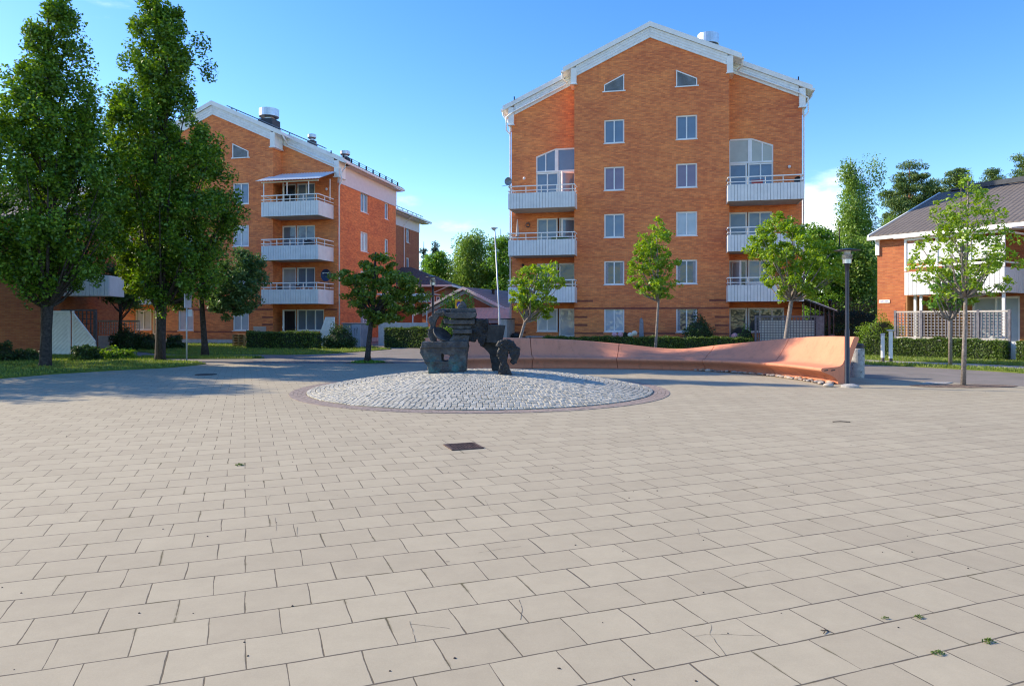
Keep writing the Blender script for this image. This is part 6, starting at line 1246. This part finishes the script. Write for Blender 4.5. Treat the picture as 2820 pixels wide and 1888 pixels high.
t = thing('utility_cabinet', 'blue grey metal cabinet with dark scribble beside the side wall', 'cabinet', (P(943, 0, 39.9)[0], 39.9, 0), R(-14))
mb = MB(); mb.box(0, 1.1, 0.02, 1.3, 0.05, 1.36); mb.build('body', M['shed'], t, bevel=0.02)
mb = MB(); mb.prism([(0.62, 0.0), (1.08, 0.0), (1.12, 0.1), (1.12, 1.34), (0.60, 1.34), (0.60, 0.1)], 'y', -0.04, 0.016); mb.build('door', mat('light_cabinet_door', (0.33, 0.36, 0.43), 0.5, 0.1), t)
mb = MB(); mb.box(-0.04, 1.16, -0.06, 1.34, 1.362, 1.42); mb.build('lid', M['greydish'], t)
mb = MB(); S = [(0.72, 0.95), (0.76, 1.1), (0.80, 1.12), (0.78, 0.9), (0.74, 0.7), (0.76, 0.55)]; mb.tube([(a, -0.045, b_) for a, b_ in S], 0.008, 5); mb.tube([(0.86, -0.045, 0.7), (0.9, -0.045, 1.05), (0.96, -0.045, 1.15), (0.93, -0.045, 0.9), (0.99, -0.045, 0.85)], 0.008, 5); mb.build('scribble', M['black'], t)
t = thing('pallet_stack', 'stack of raw wooden pallets left of the hedge by the brick wall', 'pallets', (P(640, 0, 41.5)[0], 41.5, 0), BANG); mb = MB()
for i in range(5):
    z = i * 0.15
    mb.box(0, 0.8, 0, 0.6, z + 0.11, z + 0.135)
    for x in (0.0, 0.35, 0.7): mb.box(x, x + 0.1, 0.0, 0.6, z + 0.02, z + 0.108)
    mb.box(0, 0.8, -0.01, 0.1, z, z + 0.019)
mb.build('pallet', M['pallet'], t); 
mpz = world(LC_, 3.35, -0.5); t = thing('hoarding', 'plain beige board standing against the brick left of the open door', 'board', (mpz[0], mpz[1], 0), BANG); mb = MB(); mb.box(0, 0.9, 0, 0.05, 0.0, 1.15); mb.build('board', M['beige'], t); mb = MB(); mb.box(0, 0.9, -0.012, -0.002, 1.09, 1.15); mb.build('edge', M['concl'], t)
mpz = world(LC_, 8.9, 3.2); t = thing('terrace_wall', 'low pale terrace wall with white awning on slim posts beside the side wall', 'terrace', (P(1042, 0, 43.5)[0], 43.5, 0), BANG)
mb = MB(); mb.box(0, 0.15, 0, 2.0, 0, 1.42); mb.box(0.15, 3.2, 0, 0.15, 0, 1.42); mb.build('wall', M['concl'], t)
mb = MB(); mb.prism([(-0.1, 2.68), (3.4, 2.68), (3.1, 3.2), (0.25, 3.2)], 'y', -0.1, 0.0); mb.box(-0.1, 3.4, 0.0, 2.0, 3.15, 3.2); mb.build('awning', M['panelw'], t)
for x in (0.05, 1.1, 2.2, 3.1): mb = MB(); mb.box(x, x + 0.05, 0.05, 0.10, 1.42, 2.75); mb.build('post', M['panel'], t)
# a few things lying on the paving
sp = []
rs = random.Random(9); mb = MB()
for i in range(150):
    y = 1.9 + 16 * rs.random() ** 1.6; x = rs.uniform(-0.78, 0.78) * y
    if (x - MC[0]) ** 2 + (y - MC[1]) ** 2 < RR ** 2: continue
    s = rs.uniform(0.003, 0.008); a = rs.uniform(0, 3.1); mb.lathe([(s, 0), (s * 0.7, s * 0.6), (s * 0.1, s * 0.8)], 5, (x, y, 0.004), sx=1, sy=rs.uniform(0.5, 1.6))
tag(mb.build('grit', M['bark']), 'small dark specks of grit and leaf scattered on the paving', 'grit', kind='stuff')
def weed(px, py, s, lab, seed):
    g = G(px, py); t = thing('weed', lab, 'weed', (g[0], g[1], 0.004)); r = np.random.default_rng(seed); n = 46; a = r.uniform(0, 6.28, n); q = r.uniform(0.1, 1, n)
    leaves('leaf', np.stack([np.cos(a) * q * s, np.sin(a) * q * s * 0.7, 0.003 + (1 - q) * s * 0.3 + r.uniform(0, 0.005, n)], 1), s * 0.7, s * 0.18, M['l_hedge'], t, 0.5)
weed(2583, 1802, 0.032, 'green weed tuft in a joint at the lower right, nearer the camera', 1); weed(2722, 1769, 0.034, 'spiky green weed tuft nearest the lower right corner', 2); weed(2530, 1702, 0.028, 'small green weed strip in the joint above the two tufts', 3); weed(2438, 1705, 0.02, 'tiny yellow green weed left of the small weed strip', 4); weed(660, 1282, 0.05, 'tiny weed sprout in a joint left of the grate', 5)
def crack(pts, lab):
    mb = MB(); q = [G(*p) for p in pts]; rr2 = random.Random(len(pts) * 7 + int(pts[0][0])); pp = []
    for a, b_ in zip(q, q[1:]):
        for i in range(5): f = i / 5; pp.append((a[0] + (b_[0] - a[0]) * f + rr2.uniform(-.003, .003), a[1] + (b_[1] - a[1]) * f + rr2.uniform(-.003, .003)))
    pp.append(q[-1])
    for (a, b_) in zip(pp, pp[1:]):
        d = Vector((b_[0] - a[0], b_[1] - a[1])); L = max(d.length, 1e-4); n_ = Vector((-d.y, d.x)) / L * rr2.uniform(0.0005, 0.0015)
        mb.add([(a[0] - n_.x, a[1] - n_.y, 0.0055), (b_[0] - n_.x, b_[1] - n_.y, 0.0055), (b_[0] + n_.x, b_[1] + n_.y, 0.0055), (a[0] + n_.x, a[1] + n_.y, 0.0055)], [(0, 1, 2, 3)])
    return mb
al = MB()
for pts in ([(1128, 1712), (1137, 1740), (1144, 1770)], [(1132, 1720), (1175, 1724), (1238, 1732)], [(1430, 1652), (1438, 1680), (1433, 1708)], [(1959, 1720), (1956, 1748), (2000, 1808)], [(1956, 1748), (1905, 1753)], [(1956, 1748), (2105, 1751)], [(2010, 1593), (2060, 1578), (2122, 1570)], [(1318, 1523), (1380, 1512), (1435, 1505)], [(1336, 1378), (1350, 1402), (1385, 1425)], [(1922, 1456), (1926, 1474)], [(758, 1427), (762, 1450), (760, 1462)], [(818, 1452), (818, 1482)], [(2185, 1348), (2186, 1360)], [(745, 1362), (738, 1378)], [(180, 1402), (186, 1412)]):
    m_ = crack(pts, ''); al.add(m_.v, m_.f)
o = al.build('paving_cracks', mat('crack_dirt', (0.15, 0.125, 0.09), 0.95)); o['kind'] = 'structure'
# twig on the paving
g = G(2316, 1163); mb = MB(); mb.tube([(-0.13, 0, 0.01), (0, 0.01, 0.014), (0.14, -0.01, 0.008)], 0.007, 6); tag(mb.build('twig', M['bark'], loc=(g[0], g[1], 0.004)), 'single dark twig lying on the paving before the bench end', 'twig')
g = G(2273, 1741); mb = MB(); mb.tube([(-0.02, -0.025, 0.004), (0, 0, 0.008), (0.01, 0.03, 0.006)], 0.0025, 5); mb.tube([(-0.02, 0.01, 0.006), (0, 0, 0.008), (0.02, 0.0, 0.004)], 0.0025, 5); tag(mb.build('twig', M['bark'], loc=(g[0], g[1], 0.004)), 'tiny forked dark twig on the near right paving', 'twig')
